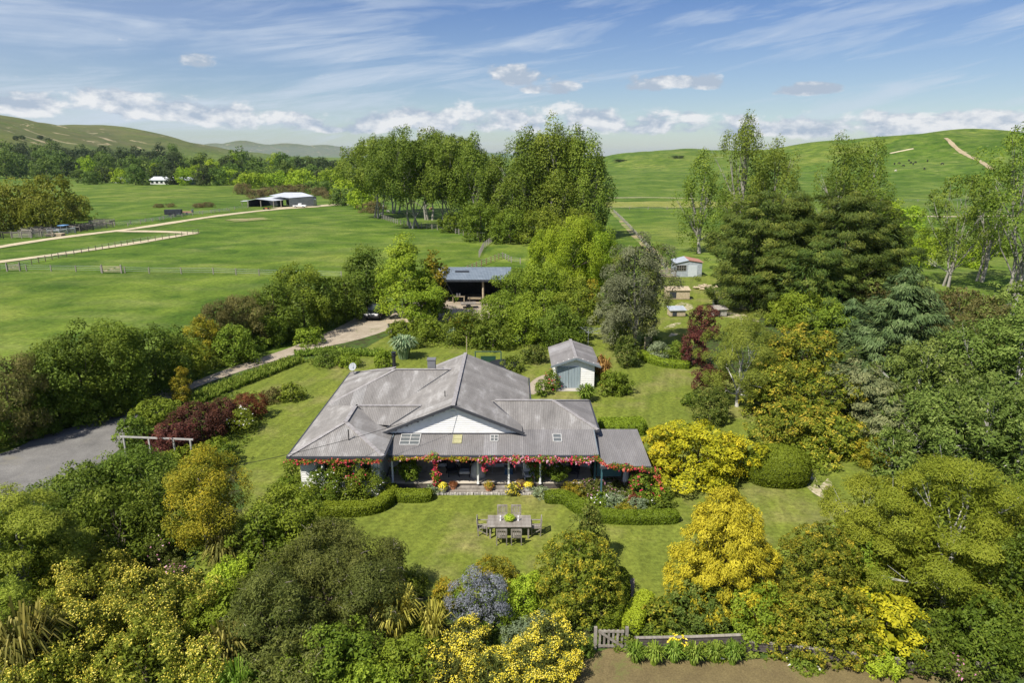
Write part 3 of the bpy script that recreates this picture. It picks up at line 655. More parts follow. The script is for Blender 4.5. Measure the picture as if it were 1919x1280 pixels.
def border_straps(name, label, path, width, H, m, per=26, wid=.05, cat='plant border'):
    rng = np.random.default_rng(SEED[0] + 5000); SEED[0] += 1; V = []; T = []
    pts = [PX(*p) for p in path]; o0 = pts[0].copy()
    for i in range(len(pts) - 1):
        a, b = pts[i], pts[i + 1]; n = max(1, int((b - a).length / .33))
        for k in range(n):
            for s in np.arange(-width / 2, width / 2 + .01, .38):
                c = a.lerp(b, k / n) - o0; d = (b - a).normalized(); c = c + Vector((-d.y, d.x, 0)) * float(s + rng.normal() * .08)
                v, t = blades(rng, per, .42 * rng.uniform(.7, 1.2), H * rng.uniform(.75, 1.2), wid * max(1, o0.y / 38), .7, .5); V.append(v + np.array(c)); T.append(t)
    o = thing(name, label, cat, o0); q = quads('leaves', np.concatenate(V), np.concatenate(T), LM[m], o); q['kind'] = 'stuff'; return o
def hedge(label, path, width, H, m='hedge', L=.085, name='clipped_hedge', world=False, top_round=.25, dome=False):
    """clipped hedge: a rounded solid body under a skin of small leaves"""
    rng = np.random.default_rng(SEED[0] + 7000); SEED[0] += 1
    P0 = [Vector(p) if world else PX(*p) for p in path]; o0 = Vector((P0[0].x, P0[0].y, 0)); pts = [p - o0 for p in P0]
    for _ in range(2):
        q = [pts[0]]
        for i in range(len(pts) - 1): q += [pts[i].lerp(pts[i + 1], .25), pts[i].lerp(pts[i + 1], .75)]
        pts = q + [pts[-1]]
    ring = [(-1, 0), (-1.02, .45), (-.98, .8), (-1 + top_round, 1.), (0, 1.03), (1 - top_round, 1.), (.98, .8), (1.02, .45), (1, 0)]
    if dome: ring = [(-.86, 0), (-1, .3), (-.97, .58), (-.78, .84), (-.42, .98), (0, 1.03), (.42, .98), (.78, .84), (.97, .58), (1, .3), (.86, 0)]
    t = thing(name, label, 'hedge', o0); mb = MB(); rows = []
    cum = [0.]
    for i in range(1, len(pts)): cum.append(cum[-1] + (pts[i] - pts[i - 1]).length)
    n = max(6, int(cum[-1] / .3)); cen = []
    for j in range(n + 1):
        s = cum[-1] * j / n; i = min(len(pts) - 2, max(0, sum(c <= s for c in cum) - 1)); f = (s - cum[i]) / max(1e-6, cum[i + 1] - cum[i]); cen.append(pts[i].lerp(pts[i + 1], f))
    for j, c in enumerate(cen):
        d = (cen[min(j + 1, n)] - cen[max(j - 1, 0)]).normalized(); nn = Vector((-d.y, d.x, 0)); e = math.sqrt(max(.12, 1 - (abs(2 * j / n - 1)) ** 2.6)) if dome else min(1, .72 + .28 * min(j, n - j))
        rows.append([c + nn * (r[0] * width / 2 * e * (1 + rng.normal() * .012)) + Vector((0, 0, r[1] * H * ((.55 + .45 * e) if dome else (.94 + .06 * e)) * (1 + rng.normal() * .012))) for r in ring])
    k = len(ring); vs = [v * 1 for r in rows for v in r]; fs = [(j * k + i, j * k + i + 1, (j + 1) * k + i + 1, (j + 1) * k + i) for j in range(n) for i in range(k - 1)]
    fs += [tuple(range(k))[::-1], tuple(n * k + i for i in range(k))]
    inner = [Vector((v.x, v.y, v.z * .97)) for v in vs]; mb.add(inner, fs)
    part(mb, 'branches', MATS.get('hedge_core') or noisy('hedge_core', (.03, .045, .008), (.05, .075, .012), 8.), t)
    A = np.array([[*v] for v in vs]); quadsf = fs[:-2]; F = np.array(quadsf); a, b, c, d = A[F[:, 0]], A[F[:, 1]], A[F[:, 2]], A[F[:, 3]]
    nr = np.cross(b - a, d - a); ar = np.linalg.norm(nr, axis=1); nr = unit(nr); ctr = A.mean(0)
    L2 = L * max(1, o0.length / 42); tot = int(min(16000, ar.sum() / (L2 * L2 * .3) * 1.6)); ids = rng.choice(len(F), tot, p=ar / ar.sum()); u, v = rng.uniform(0, 1, (2, tot, 1))
    P = (a[ids] * (1 - u) + b[ids] * u) * (1 - v) + (d[ids] * (1 - u) + c[ids] * u) * v; N = nr[ids]
    mid = np.array([[*cc] for cc in cen])[F[ids][:, 0] // k]; o = P - mid; o[:, 2] -= H * .4; sg = np.sign(np.sum(N * o, 1))[:, None]; N = N * np.where(sg == 0, 1, sg)
    for ev in (0, n):
        ne = 120; uu = rng.uniform(-1, 1, ne) * width / 2 * .8; zz = rng.uniform(0, 1, ne) * H; dd = (cen[min(ev + 1, n)] - cen[max(ev - 1, 0)]).normalized(); nn = np.array([-dd.y, dd.x, 0])
        P = np.concatenate([P, np.array([*cen[ev]]) + nn * uu[:, None] + np.array([0, 0, 1]) * zz[:, None] + np.array([*dd]) * (.03 if ev else -.03)]); N = np.concatenate([N, np.tile(np.array([*dd]) * (1 if ev else -1), (ne, 1))])
    P = P + N * rng.uniform(-.01, .045, (len(P), 1)); P[:, 2] = np.maximum(P[:, 2], .02)
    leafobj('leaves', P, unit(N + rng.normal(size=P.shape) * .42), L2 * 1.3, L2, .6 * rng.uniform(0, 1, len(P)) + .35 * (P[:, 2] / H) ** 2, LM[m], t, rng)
    return t
def vine(name, label, pts, thick, n, m='mid', fl='f_red', nf=120, fs=.13, cat='climbing rose', hang=.0, fl2=None):
    """climbing plant around a world polyline"""
    rng = np.random.default_rng(SEED[0] + 9000); SEED[0] += 1; A = np.array([[*p] for p in pts], float); o0 = A[0].copy(); A = A - o0
    t = thing(name, label, cat, o0); seg = np.linalg.norm(A[1:] - A[:-1], axis=1)
    def samp(k, th):
        i = rng.choice(len(seg), k, p=seg / seg.sum()); f = rng.uniform(0, 1, (k, 1)); c = A[i] * (1 - f) + A[i + 1] * f
        s = np.sum(c * np.array([1.7, 1.3, 2.1]), 1); amp = .6 + .4 * np.sin(s * 2.1) + .25 * np.sin(s * 5.3 + 1)
        D = unit(rng.normal(size=(k, 3))); return c + D * (th * np.maximum(.2, amp))[:, None] * rng.uniform(.4, 1, (k, 1)) ** .5 - np.array([0, 0, hang]) * rng.uniform(0, 1, (k, 1)), D
    P, D = samp(n, thick); leafobj('leaves', P, unit(D + rng.normal(size=P.shape) * .6 + np.array([0, -.2, .4])), .12, .075, rng.uniform(0, 1, n), LM[m], t, rng)
    for f_, q in ((fl, nf), (fl2, nf // 2)):
        if f_:
            P, D = samp(q, thick * 1.15); P[:, 1] -= thick * .25
            P = np.repeat(P, 3, 0) + rng.normal(size=(3 * len(P), 3)) * fs * .28; leafobj('flowers', P, unit(np.tile(np.array([-.2, -.6, .6]), (len(P), 1)) + rng.normal(size=P.shape) * .5), fs * .8, fs * .75, rng.uniform(0, 1, len(P)), LM[f_], t, rng)
    mb = MB(); mb.tube([a for a in A], .018, 5, False); part(mb, 'stem', BARK_DARK, t)
    return t
# ---------------------------------------------------------------- ground, paths, beds
def make_ground():
    ang = np.radians(np.concatenate([np.arange(-52, 52.01, .42), np.arange(57, 308, 5.)])); r = [3.]
    while r[-1] < 16000: r.append(r[-1] * 1.034 + .4)
    r = np.array(r); A, Rr = np.meshgrid(ang, r); x = Rr * np.sin(A); y = Rr * np.cos(A); z = terrain_h(x, y)
    n, m = x.shape; v = np.stack([x, y, z], 2).reshape(-1, 3).tolist() + [[0, 0, 0]]
    f = [(i * m + j, i * m + (j + 1) % m, (i + 1) * m + (j + 1) % m, (i + 1) * m + j) for i in range(n - 1) for j in range(m)]
    f += [(n * m, (j + 1) % m, j) for j in range(m)]
    me = bpy.data.meshes.new('ground'); me.from_pydata(v, [], [q[::-1] for q in f]); me.materials.append(PADDOCK)
    me.polygons.foreach_set('use_smooth', [True] * len(me.polygons)); o = bpy.data.objects.new('ground', me); link(o); o['kind'] = 'structure'
make_ground()
def G2(l, z=0.): return [PX(a, b, z) for a, b in l]
sheet('garden_bed', smooth_poly(G2([(-300, 1500), (-250, 1000), (0, 930), (95, 905), (228, 850), (240, 800), (262, 765), (330, 742), (420, 700), (520, 660), (600, 645), (700, 630), (760, 610), (850, 600), (960, 590),
      (1100, 590), (1180, 600), (1330, 620), (1420, 590), (1560, 570), (2100, 560), (2500, 900), (2300, 1500)]), 1), BED, .004)
sheet('lawn', smooth_poly(G2([(372, 765), (560, 668), (700, 668), (790, 640), (950, 655), (1080, 625), (1180, 600), (1300, 690), (1400, 700), (1410, 800), (1600, 835), (1660, 860), (1640, 980), (1500, 1120), (1260, 1175), (1180, 1215),
      (1140, 1200), (1100, 1120), (900, 1130), (700, 1110), (560, 1100), (430, 1130), (360, 1110), (372, 1010), (470, 960), (440, 880), (430, 830)]), 2), LAWN, .010)
sheet('yard_lawn', smooth_poly(G2([(1060, 640), (1090, 600), (1180, 560), (1240, 505), (1340, 515), (1420, 560), (1440, 600), (1330, 625), (1290, 660), (1180, 650)]), 2), LAWN, .014)
sheet('small_lawn', smooth_poly(G2([(640, 690), (700, 640), (780, 608), (800, 620), (740, 665), (700, 690)]), 2), LAWN, .014)
sheet('gravel_drive', smooth_poly(G2([(-500, 1130), (0, 940), (95, 912), (225, 852), (243, 800), (268, 766), (330, 738), (345, 722), (310, 728), (270, 748), (180, 790), (80, 815), (0, 855), (-500, 990)]), 1), GRAVEL, .016)
sheet('dirt_drive', smooth_poly(G2([(318, 752), (340, 740), (372, 724), (430, 703), (500, 681), (560, 662), (610, 650), (660, 640), (720, 622), (770, 600), (860, 605), (960, 592), (985, 572), (940, 558), (850, 562), (760, 568), (690, 580), (640, 612), (560, 646), (500, 667), (430, 690), (372, 712), (320, 732), (290, 742)]), 1), DRIVE_DIRT, .020)
sheet('mown_brown_grass', smooth_poly(G2([(1090, 1245), (1130, 1216), (1180, 1216), (1260, 1240), (1400, 1240), (1500, 1225), (1700, 1262), (1980, 1300), (1980, 1450), (980, 1450), (1040, 1290)]), 1), BROWN_GRASS, .014)
sheet('gate_path', smooth_poly(G2([(1150, 1218), (1163, 1218), (1180, 1150), (1192, 1085), (1180, 1085), (1165, 1140)]), 1), soilmat('path_earth', (.16, .13, .10), (.26, .22, .17), 2.), .018)
sheet('garage_path', smooth_poly(G2([(985, 745), (1040, 725), (1035, 700), (1010, 705), (990, 720)]), 1), DRIVE_DIRT, .018)
for i, pl in enumerate([[(1255, 590), (1300, 580), (1298, 570), (1270, 565)], [(1240, 617), (1270, 612), (1280, 603), (1255, 608)], [(1250, 633), (1275, 627), (1260, 622)],
                        [(1330, 590), (1400, 600), (1430, 605), (1400, 590), (1345, 580)], [(1365, 578), (1420, 582), (1440, 570), (1390, 566)], [(1275, 560), (1300, 562), (1290, 556)]]):
    sheet('bare_earth_patch', smooth_poly(G2(pl), 1), BARE, .022)
for pl in [[(1505, 912), (1548, 940), (1540, 920), (1530, 900), (1515, 865), (1505, 870)], [(1528, 912), (1550, 922), (1562, 910), (1552, 895), (1545, 905)], [(1580, 848), (1600, 850), (1605, 838), (1585, 842)]]:
    sheet('worn_path_patch', smooth_poly(G2(pl), 2), BARE, .020)
# farm tracks
def gp(l): return [GX(a, b) for a, b in l]
ribbon('farm_track', gp([(-160, 492), (0, 463), (70, 451), (120, 444), (240, 431), (345, 414), (430, 402), (500, 394), (560, 389), (605, 386)]), 3.6, TRACK, .10)
ribbon('lower_track', gp([(-160, 510), (0, 492), (100, 479), (190, 466), (270, 454), (330, 442), (365, 438)]), 3.2, TRACK, .10)
ribbon('loop_track', gp([(365, 438), (340, 434), (300, 435), (262, 433), (225, 434)]), 3.4, TRACK, .11)
ribbon('yard_track', gp([(520, 391), (560, 389), (610, 385), (650, 383)]), 8, TRACK, .12)
ribbon('hill_track', gp([(1858, 318), (1838, 303), (1822, 297), (1800, 285), (1785, 272), (1776, 262), (1772, 259)]), 3.6, soilmat('hill_clay', (.28, .22, .13), (.40, .33, .21), .1), .35)
ribbon('bank_slip', gp([(1668, 288), (1690, 284), (1712, 279)]), 3, TRACK, .4)
ribbon('valley_track', gp([(1140, 371), (1230, 370), (1300, 372)]), 2.5, TRACK, .1)
ribbon('plain_track', gp([(1700, 405), (1790, 407), (1900, 405), (2000, 402)]), 2.5, TRACK, .1)
sheet('dry_paddock', [Vector((p.x, p.y)) for p in gp([(1136, 376), (1300, 372), (1300, 392), (1140, 390)])], PATCH, .9)
bpy.data.objects.remove(bpy.data.objects['dry_paddock'])
ribbon('dry_strip', gp([(1110, 384), (1220, 383), (1420, 384)]), 34, grassmat('dry_strip_grass', (.17, .19, .035), (.23, .235, .06), (.30, .26, .12), .8), .12)
ribbon('worn_patch', gp([(430, 414), (470, 412), (505, 410)]), 8, PATCH, .14)
ribbon('paddock_path', gp([(1145, 393), (1190, 440), (1240, 490), (1255, 520)]), 2.4, PATCH, .05)

# ---------------------------------------------------------------- building materials
def roofmat(name, a, b, c):
    m, nt = nodes_of(name); P = _pos(nt)
    n = _noise(nt, _map(nt, P, (1.1, .35, .5)), 1.3, 5, .6, .4); col_ = _ramp(nt, n, [(.30, a), (.54, b), (.74, c)])
    n2 = _noise(nt, P, 9., 4, .7); col_ = _mix(nt, 1., col_, _ramp(nt, n2, [(.25, (.82,) * 3), (.75, (1.16,) * 3)]), 'MULTIPLY')
    oi = nt.nodes.new('ShaderNodeObjectInfo'); col_ = _mix(nt, 1., col_, _ramp(nt, oi.outputs['Random'], [(0, (.86, .85, .85)), (.8, (1.05, 1.04, 1.04)), (1, (1.28, 1.30, 1.34))]), 'MULTIPLY')
    _finish(nt, col_, .62, n2, .35, 0., .004, .4); return m
ROOF = roofmat('weathered_corrugated_iron', (.168, .158, .146), (.220, .208, .194), (.36, .35, .335))
ROOF2 = roofmat('brown_corrugated_iron', (.155, .147, .142), (.19, .18, .174), (.235, .225, .22))
CAP = noisy('ridge_iron', (.22, .20, .19), (.36, .34, .33), 5., .55)
DKTRIM = plain('dark_trim', (.045, .047, .055)); GREYTRIM = plain('blue_grey_trim', (.16, .19, .21))
WHITE = noisy('white_paint', (.70, .69, .66), (.82, .81, .79), 3., .5, bump=False); TEAL = plain('teal_board', (.05, .13, .15))
GLASS = plain('dark_window_glass', (.02, .025, .03), .08, .8); WOODG = noisy('grey_timber', (.17, .145, .12), (.33, .30, .26), 5., .8, (1, .15, 1), vary=.15)
DECK = noisy('silvered_deck', (.38, .33, .26), (.56, .50, .41), 3., .8, (.3, 1, 1), vary=.12); DKWOOD = noisy('dark_stained_timber', (.06, .05, .045), (.13, .11, .10), 5., .8)
RAWWOOD = noisy('raw_timber', (.34, .27, .17), (.52, .43, .30), 5., .8, (1, .2, 1)); CONC = noisy('concrete', (.34, .31, .26), (.48, .44, .38), 2., .85)
TERRA = noisy('terracotta', (.36, .14, .07), (.48, .21, .11), 5., .8); POTGREY = plain('grey_pot', (.42, .42, .40)); BLACKM = plain('black_metal', (.02, .02, .022), .45)
STEEL = plain('galvanised_steel', (.42, .44, .46), .4, .5, .4); DOORBL = noisy('faded_blue_paint', (.20, .255, .285), (.31, .365, .39), 4., .7, (1, 1, .2))
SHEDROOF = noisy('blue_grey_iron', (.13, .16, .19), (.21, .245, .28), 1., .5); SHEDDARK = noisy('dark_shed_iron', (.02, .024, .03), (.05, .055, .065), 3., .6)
STONE = noisy('river_stone', (.28, .26, .23), (.46, .43, .38), 3., .85, vary=.3)
def roof_sheets(parent, A, sd, up, pitch, prof_, mat, name='roof_sheet', cor=.11, width=7, amp=.008, lap=.0015):
    """corrugated sheets over one roof slope; prof_ = [(s, tmin, tmax)] across the eave"""
    A = Vector(A) - parent.location; sd = Vector(sd); up = Vector(up); nrm = Vector((-up.x * pitch, -up.y * pitch, 1)).normalized()
    S = [p[0] for p in prof_]; lo = [p[1] for p in prof_]; hi = [p[2] for p in prof_]; s = S[0]; k = 0
    while s < S[-1] - 1e-6:
        e = min(S[-1], s + width * cor); n = max(1, int(round((e - s) / cor * 4))); vs = []
        ss_ = sorted(set([s + (e - s) * i / n for i in range(n + 1)] + [q for q in S if s < q < e]))
        for q in ss_:
            a, b = float(np.interp(q, S, lo)), float(np.interp(q, S, hi)); o = nrm * (amp * math.cos(6.2832 * q / cor) + lap * (k % 2))
            for t in (a, max(a + .001, b)): vs.append(A + sd * q + up * t + Vector((0, 0, pitch * t)) + o)
        fs = [(2 * i, 2 * i + 2, 2 * i + 3, 2 * i + 1) for i in range(len(ss_) - 1)]
        MB().add(vs, fs).build(name, mat, parent); s = e; k += 1
def bars(parent, name, segs, w, h, mat, smooth=False):
    for p, q in segs:
        o = MB().bar(Vector(p) - parent.location, Vector(q) - parent.location, w, h).build(name, mat, parent)
def boards(parent, name, p, q, z0, z1, mat, step=.15, out=(0, -1), top=None, kind='stuff'):
    """lapped weatherboards between p and q; top(f) caps the wall for gables"""
    p, q = Vector(p), Vector(q); O = parent.location; out = Vector((*out, 0)); mb = MB(); z = z0
    while z < z1 - .001:
        zt = min(z1, z + step); fa, fb = 0., 1.
        if top:
            fs_ = [i / 60 for i in range(61) if top(i / 60) > z + .5 * (zt - z)]
            if not fs_: break
            fa, fb = fs_[0], fs_[-1]
        a = p.lerp(q, fa) - Vector((O.x, O.y, 0)); b = p.lerp(q, fb) - Vector((O.x, O.y, 0)); zz, zt2 = z - O.z, zt - O.z
        vs = [(a.x, a.y, zz), (b.x, b.y, zz), (b.x + out.x * .028, b.y + out.y * .028, zz), (a.x + out.x * .028, a.y + out.y * .028, zz), (a.x + out.x * .006, a.y + out.y * .006, zt2), (b.x + out.x * .006, b.y + out.y * .006, zt2), (a.x - out.x * .05, a.y - out.y * .05, zt2), (b.x - out.x * .05, b.y - out.y * .05, zt2)]
        mb.add(vs, [(0, 3, 2, 1), (3, 4, 5, 2), (4, 6, 7, 5)]); z = zt
    o = part(mb, name, mat, parent); o['kind'] = kind; return o
def window(parent, c, w, h, ax='x', out=-1, panes=(2, 2), fmat=WHITE, gmat=GLASS):
    c = Vector(c) - parent.location; mb = MB(); t = .05
    def bx(u, z, du, dz, d, th):
        if ax == 'x': mb.box((c.x + u, c.y + out * d, c.z + z), (du, th, dz))
        else: mb.box((c.x + out * d, c.y + u, c.z + z), (th, du, dz))
    for s in (-1, 1): bx(s * w / 2, 0, .09, h + .09, .05, .06); bx(0, s * h / 2, w - .09, .09, .05, .06)
    for i in range(1, panes[0]): bx(-w / 2 + w * i / panes[0], 0, t, h - .09, .045, .04)
    for j in range(1, panes[1]): bx(0, -h / 2 + h * j / panes[1], w - .09, t, .043, .036)
    f = part(mb, 'window', fmat, parent); g = MB()
    if ax == 'x': g.box((c.x, c.y + out * .03, c.z), (w - .09, .02, h - .09))
    else: g.box((c.x + out * .03, c.y, c.z), (.02, w - .09, h - .09))
    part(g, 'glass', gmat, f); return f

# ---------------------------------------------------------------- the farmhouse
H = thing('farmhouse', 'low white weatherboard farmhouse under a weathered grey corrugated iron roof', 'house', (-3.5, 42, 0))
EZ = 2.85; pz = .37
X0, XA, XR = -12.5, -9.85, -7.2
roof_sheets(H, (X0, 35.1, EZ), (1, 0, 0), (0, 1, 0), pz, [(0, 0, 0), (2.65, 0, 2.65), (5.3, 0, 0)], ROOF)                                   # front hip
roof_sheets(H, (X0, 35.1, EZ), (0, 1, 0), (1, 0, 0), pz, [(0, 0, 0), (2.65, 0, 2.65), (5.4, 0, 2.65), (7.7, 0, .4), (11.9, 0, 4.2), (15.4, 0, 0)], ROOF)  # west slope
roof_sheets(H, (XR, 35.1, EZ), (0, 1, 0), (-1, 0, 0), pz, [(0, 0, 0), (2.65, 0, 2.65), (5.4, 0, 2.65)], ROOF)                               # east slope of the wing
roof_sheets(H, (XA, 38.5, EZ + pz * .65), (1, 0, 0), (0, 1, 0), pz, [(0, 1.9, 2.0), (1.2, .4, 2.0), (5.6, 0, 2.0)], ROOF)                      # cross slope
roof_sheets(H, (XA, 43.3, EZ - .06), (1, 0, 0), (0, -1, 0), pz, [(0, 0, 2.8), (5.6, 0, 2.8)], ROOF)                                           # its hidden back slope
roof_sheets(H, (X0, 42.6, 3.03), (1, 0, 0), (0, 1, 0), pz, [(.2, 0, 0.01), (4.2, 0, 3.7), (8.6, 0, 3.7)], ROOF)                               # rear section, front slope
roof_sheets(H, (X0, 50.5, EZ), (1, 0, 0), (0, -1, 0), pz, [(0, 0, 0), (4.2, 0, 4.2), (8.6, 0, 4.2)], ROOF)
RZ = 4.74; mp = .41
roof_sheets(H, (-7.65, 38.05, RZ - mp * 4.15), (0, 1, 0), (1, 0, 0), mp, [(0, 0, 4.15), (11.25, 0, 4.15)], ROOF)                               # main gable west
roof_sheets(H, (1.2, 43.2, RZ - mp * 4.7), (0, 1, 0), (-1, 0, 0), mp, [(0, 0, 4.7), (6.1, 0, 4.7)], ROOF)                                      # main gable east, rear part
roof_sheets(H, (.62, 38.05, RZ - mp * 4.12), (0, 1, 0), (-1, 0, 0), mp, [(0, 0, 4.12), (5.15, 0, 4.12)], ROOF)
WZ = 2.92; wp = .365
roof_sheets(H, (-1.9, 38.75, WZ), (1, 0, 0), (0, 1, 0), wp, [(0, 0, 2.62), (4.5, 0, 2.62), (7.15, 0, 0)], ROOF)                               # east wing front
roof_sheets(H, (5.25, 38.75, WZ), (0, 1, 0), (-1, 0, 0), wp, [(0, 0, 0), (2.62, 0, 2.62), (5.24, 0, 0)], ROOF2)
roof_sheets(H, (-1.9, 43.99, WZ), (1, 0, 0), (0, -1, 0), wp, [(0, 0, 2.62), (4.5, 0, 2.62), (7.15, 0, 0)], ROOF)
roof_sheets(H, (-7.05, 36.2, 2.42), (1, 0, 0), (0, 1, 0), .215, [(0, 0, 2.52), (12.0, 0, 2.52)], ROOF2)                                       # verandah
roof_sheets(H, (5.0, 35.3, 2.15), (1, 0, 0), (0, 1, 0), .075, [(0, 0, 4.6), (2.85, 0, 4.6)], ROOF2, amp=.006)                                 # lean-to
bars(H, 'ridge_cap', [((XA, 37.7, 3.86), (XA, 40.6, 3.86)), ((XA, 40.5, 3.86), (-5.7, 40.5, 3.86)), ((-8.3, 46.3, 4.43), (-4.3, 46.3, 4.43)), ((-3.5, 38.0, 4.77), (-3.5, 49.35, 4.77)),
      ((-1.1, 41.37, 3.90), (2.65, 41.37, 3.90)), ((X0, 35.1, EZ + .02), (XA, 37.75, 3.85)), ((XR, 35.1, EZ + .02), (XA, 37.75, 3.85)), ((X0 + .3, 42.9, 3.05), (-8.3, 46.3, 4.42)),
      ((2.62, 41.37, 3.89), (5.25, 38.75, WZ + .02)), ((2.62, 41.37, 3.89), (5.25, 43.99, WZ + .02)), ((X0, 50.5, EZ + .02), (-8.3, 46.3, 4.42))], .24, .03, CAP)
bars(H, 'valley_gutter', [((XA + .15, 40.35, 3.79), (-7.25, 38.9, 2.98)), ((-5.75, 40.35, 3.84), (-7.6, 38.62, 3.12)), ((-4.35, 46.2, 4.42), (-7.45, 43.0, 3.12)), ((-1.2, 41.2, 3.83), (.6, 38.9, 2.99))], .09, .03, DKTRIM)
bars(H, 'gutter', [((X0 - .06, 35.04, EZ - .07), (XR + .06, 35.04, EZ - .07)), ((X0 - .06, 35.1, EZ - .07), (X0 - .06, 50.5, EZ - .07)), ((XR + .06, 35.1, EZ - .07), (XR + .06, 38.6, EZ - .07)), ((-7.1, 36.12, 2.36), (5.0, 36.12, 2.36)),
      ((.65, 38.68, WZ - .07), (5.3, 38.68, WZ - .07)), ((5.31, 38.75, WZ - .07), (5.31, 44., WZ - .07)), ((1.28, 44.0, 2.75), (1.28, 49.3, 2.75)), ((4.95, 35.25, 2.08), (7.9, 35.25, 2.08))], .11, .10, DKTRIM)
bars(H, 'eave_board', [((X0, 35.16, EZ - .1), (XR, 35.16, EZ - .1)), ((-7.0, 36.24, 2.33), (4.95, 36.24, 2.33)), ((-7.12, 36.2, 2.40), (-7.12, 38.7, 2.93)), ((4.97, 36.2, 2.40), (4.97, 38.7, 2.90))], .05, .16, GREYTRIM)
# gable front with a deep barge
bars(H, 'barge_board', [((-7.78, 38.0, 2.97), (-3.5, 38.0, 4.73)), ((.74, 38.0, 2.97), (-3.5, 38.0, 4.73))], .06, .17, DKTRIM)
bars(H, 'soffit', [((-7.5, 38.18, 3.02), (-3.5, 38.18, 4.64)), ((.5, 38.18, 3.02), (-3.5, 38.18, 4.64))], .26, .04, GREYTRIM)
boards(H, 'gable_boards', (-7.45, 38.32, 0), (.45, 38.32, 0), 2.90, 4.6, WHITE, .135, top=lambda f: 2.92 + 1.66 * (1 - abs(2 * f - 1)) )
part(MB().box((-3.5 + 3.5, 38.27 - 42, 4.22), (.26, .05, .22)), 'gable_vent', WHITE, H)
bars(H, 'wall_flashing', [((-7.0, 38.27, 2.90), (.3, 38.27, 2.90))], .10, .04, DKTRIM)
# walls
boards(H, 'weatherboards', (-12.0, 35.6, 0), (-7.65, 35.6, 0), .12, 2.78, WHITE)
boards(H, 'weatherboards', (-12.0, 50, 0), (-12.0, 35.6, 0), .12, 2.78, WHITE, out=(-1, 0))
boards(H, 'weatherboards', (-7.65, 35.6, 0), (-7.65, 38.9, 0), .12, 2.78, WHITE, out=(1, 0))
boards(H, 'weatherboards', (-7.65, 38.9, 0), (4.8, 38.9, 0), .4, 2.9, WHITE)
boards(H, 'weatherboards', (4.8, 38.9, 0), (4.8, 43.6, 0), .12, 2.85, WHITE, out=(1, 0))
boards(H, 'weatherboards', (.85, 43.6, 0), (.85, 49.0, 0), .12, 2.75, WHITE, out=(1, 0))
boards(H, 'weatherboards', (-12, 50, 0), (-4, 50, 0), .12, 2.78, WHITE, out=(0, 1))
part(MB().box((0, 49.0 - 42, 1.4), (8.3, .12, 2.7)).poly([(-4.1, 7.0, 2.7), (4.4, 7.0, 2.7), (0, 7.0, 4.6)]), 'rear_wall', WHITE, H)
bars(H, 'corner_board', [((-12.0, 35.73, .1), (-12.0, 35.73, 2.8)), ((-7.65, 35.73, .1), (-7.65, 35.73, 2.8)), ((4.8, 38.88, .3), (4.8, 38.88, 2.85))], .13, .13, WHITE)
window(H, (-9.85, 35.6, 1.65), 1.7, 1.25, panes=(3, 1)); window(H, (-8.3, 35.6, 1.65), .7, 1.2, panes=(1, 2))
for x, w in ((-6.3, 1.3), (-4.6, 1.5), (-2.5, 1.6), (-.6, .9), (1.2, 1.6), (3.4, 1.5)): window(H, (x, 38.9, 1.55), w, 1.9, panes=(2, 1), gmat=GLASS)
window(H, (-12.0, 40, 1.7), 1.4, 1.2, 'y', -1); window(H, (-12.0, 46, 1.7), 1.4, 1.2, 'y', -1); window(H, (4.8, 41, 1.7), 1.2, 1.1, 'y', 1); window(H, (.85, 46.4, 1.7), 1.2, 1.1, 'y', 1)
# verandah
def O_(p): return (p[0] + 3.5, p[1] - 42, p[2])
for i in range(17):
    y = 36.78 + i * .13; part(MB().box(O_((-1.35, y, .37)), (12.3, .122, .045)), 'deck_board', DECK, H)
part(MB().box(O_((-1.35, 37.8, .18)), (12.2, 2.1, .30)), 'deck_base', DKWOOD, H)
part(MB().box(O_((-1.35, 38.6, 2.68)), (11.9, .3, .02)), 'verandah_ceiling', WHITE, H)
for x in (-7.0, -4.45, -2.0, -.2, 1.65, 4.85): part(MB().box(O_((x, 36.62, 1.38)), (.10, .10, 2.0)).box(O_((x, 36.62, .45)), (.14, .14, .10)), 'verandah_post', TEAL if x > 4 else WHITE, H)
bars(H, 'verandah_beam', [((-7.0, 36.62, 2.30), (4.9, 36.62, 2.30))], .09, .15, GREYTRIM)
for (x, y, z) in ((5.1, 35.5, 1.05), (7.7, 35.5, 1.05)): part(MB().box(O_((x, y, z)), (.09, .09, 2.1)), 'lean_to_post', TEAL, H)
part(MB().box(O_((5.75, 37.0, 1.35)), (1.45, .05, 1.3)), 'canvas_screen', plain('teal_canvas', (.07, .17, .19), .8), H)
part(MB().box(O_((6.4, 39.7, 1.2)), (3.0, .08, 2.3)), 'lean_to_back_wall', DKWOOD, H); part(MB().box(O_((7.75, 37.8, 1.1)), (.05, 4.0, 2.1)), 'lean_to_side_wall', DKWOOD, H)
part(MB().box(O_((6.4, 37.6, .06)), (2.8, 4.2, .10)), 'paved_floor', CONC, H)
# steps and stone edge below the deck
for i, (y, z) in enumerate(((36.55, .24), (36.28, .12))): part(MB().box(O_((-1.5, y, z / 2 + .01)), (5.6, .30, z)), 'step', WOODG, H)
for i in range(40):
    x = -4.3 + i * .142; part(MB().box(O_((x + rnd.uniform(-.02, .02), 36.02 + rnd.uniform(-.03, .03), .05)), (.12, .16, .11 + rnd.uniform(-.02, .03)), rnd.uniform(-.3, .3)), 'edging_stone', STONE, H)
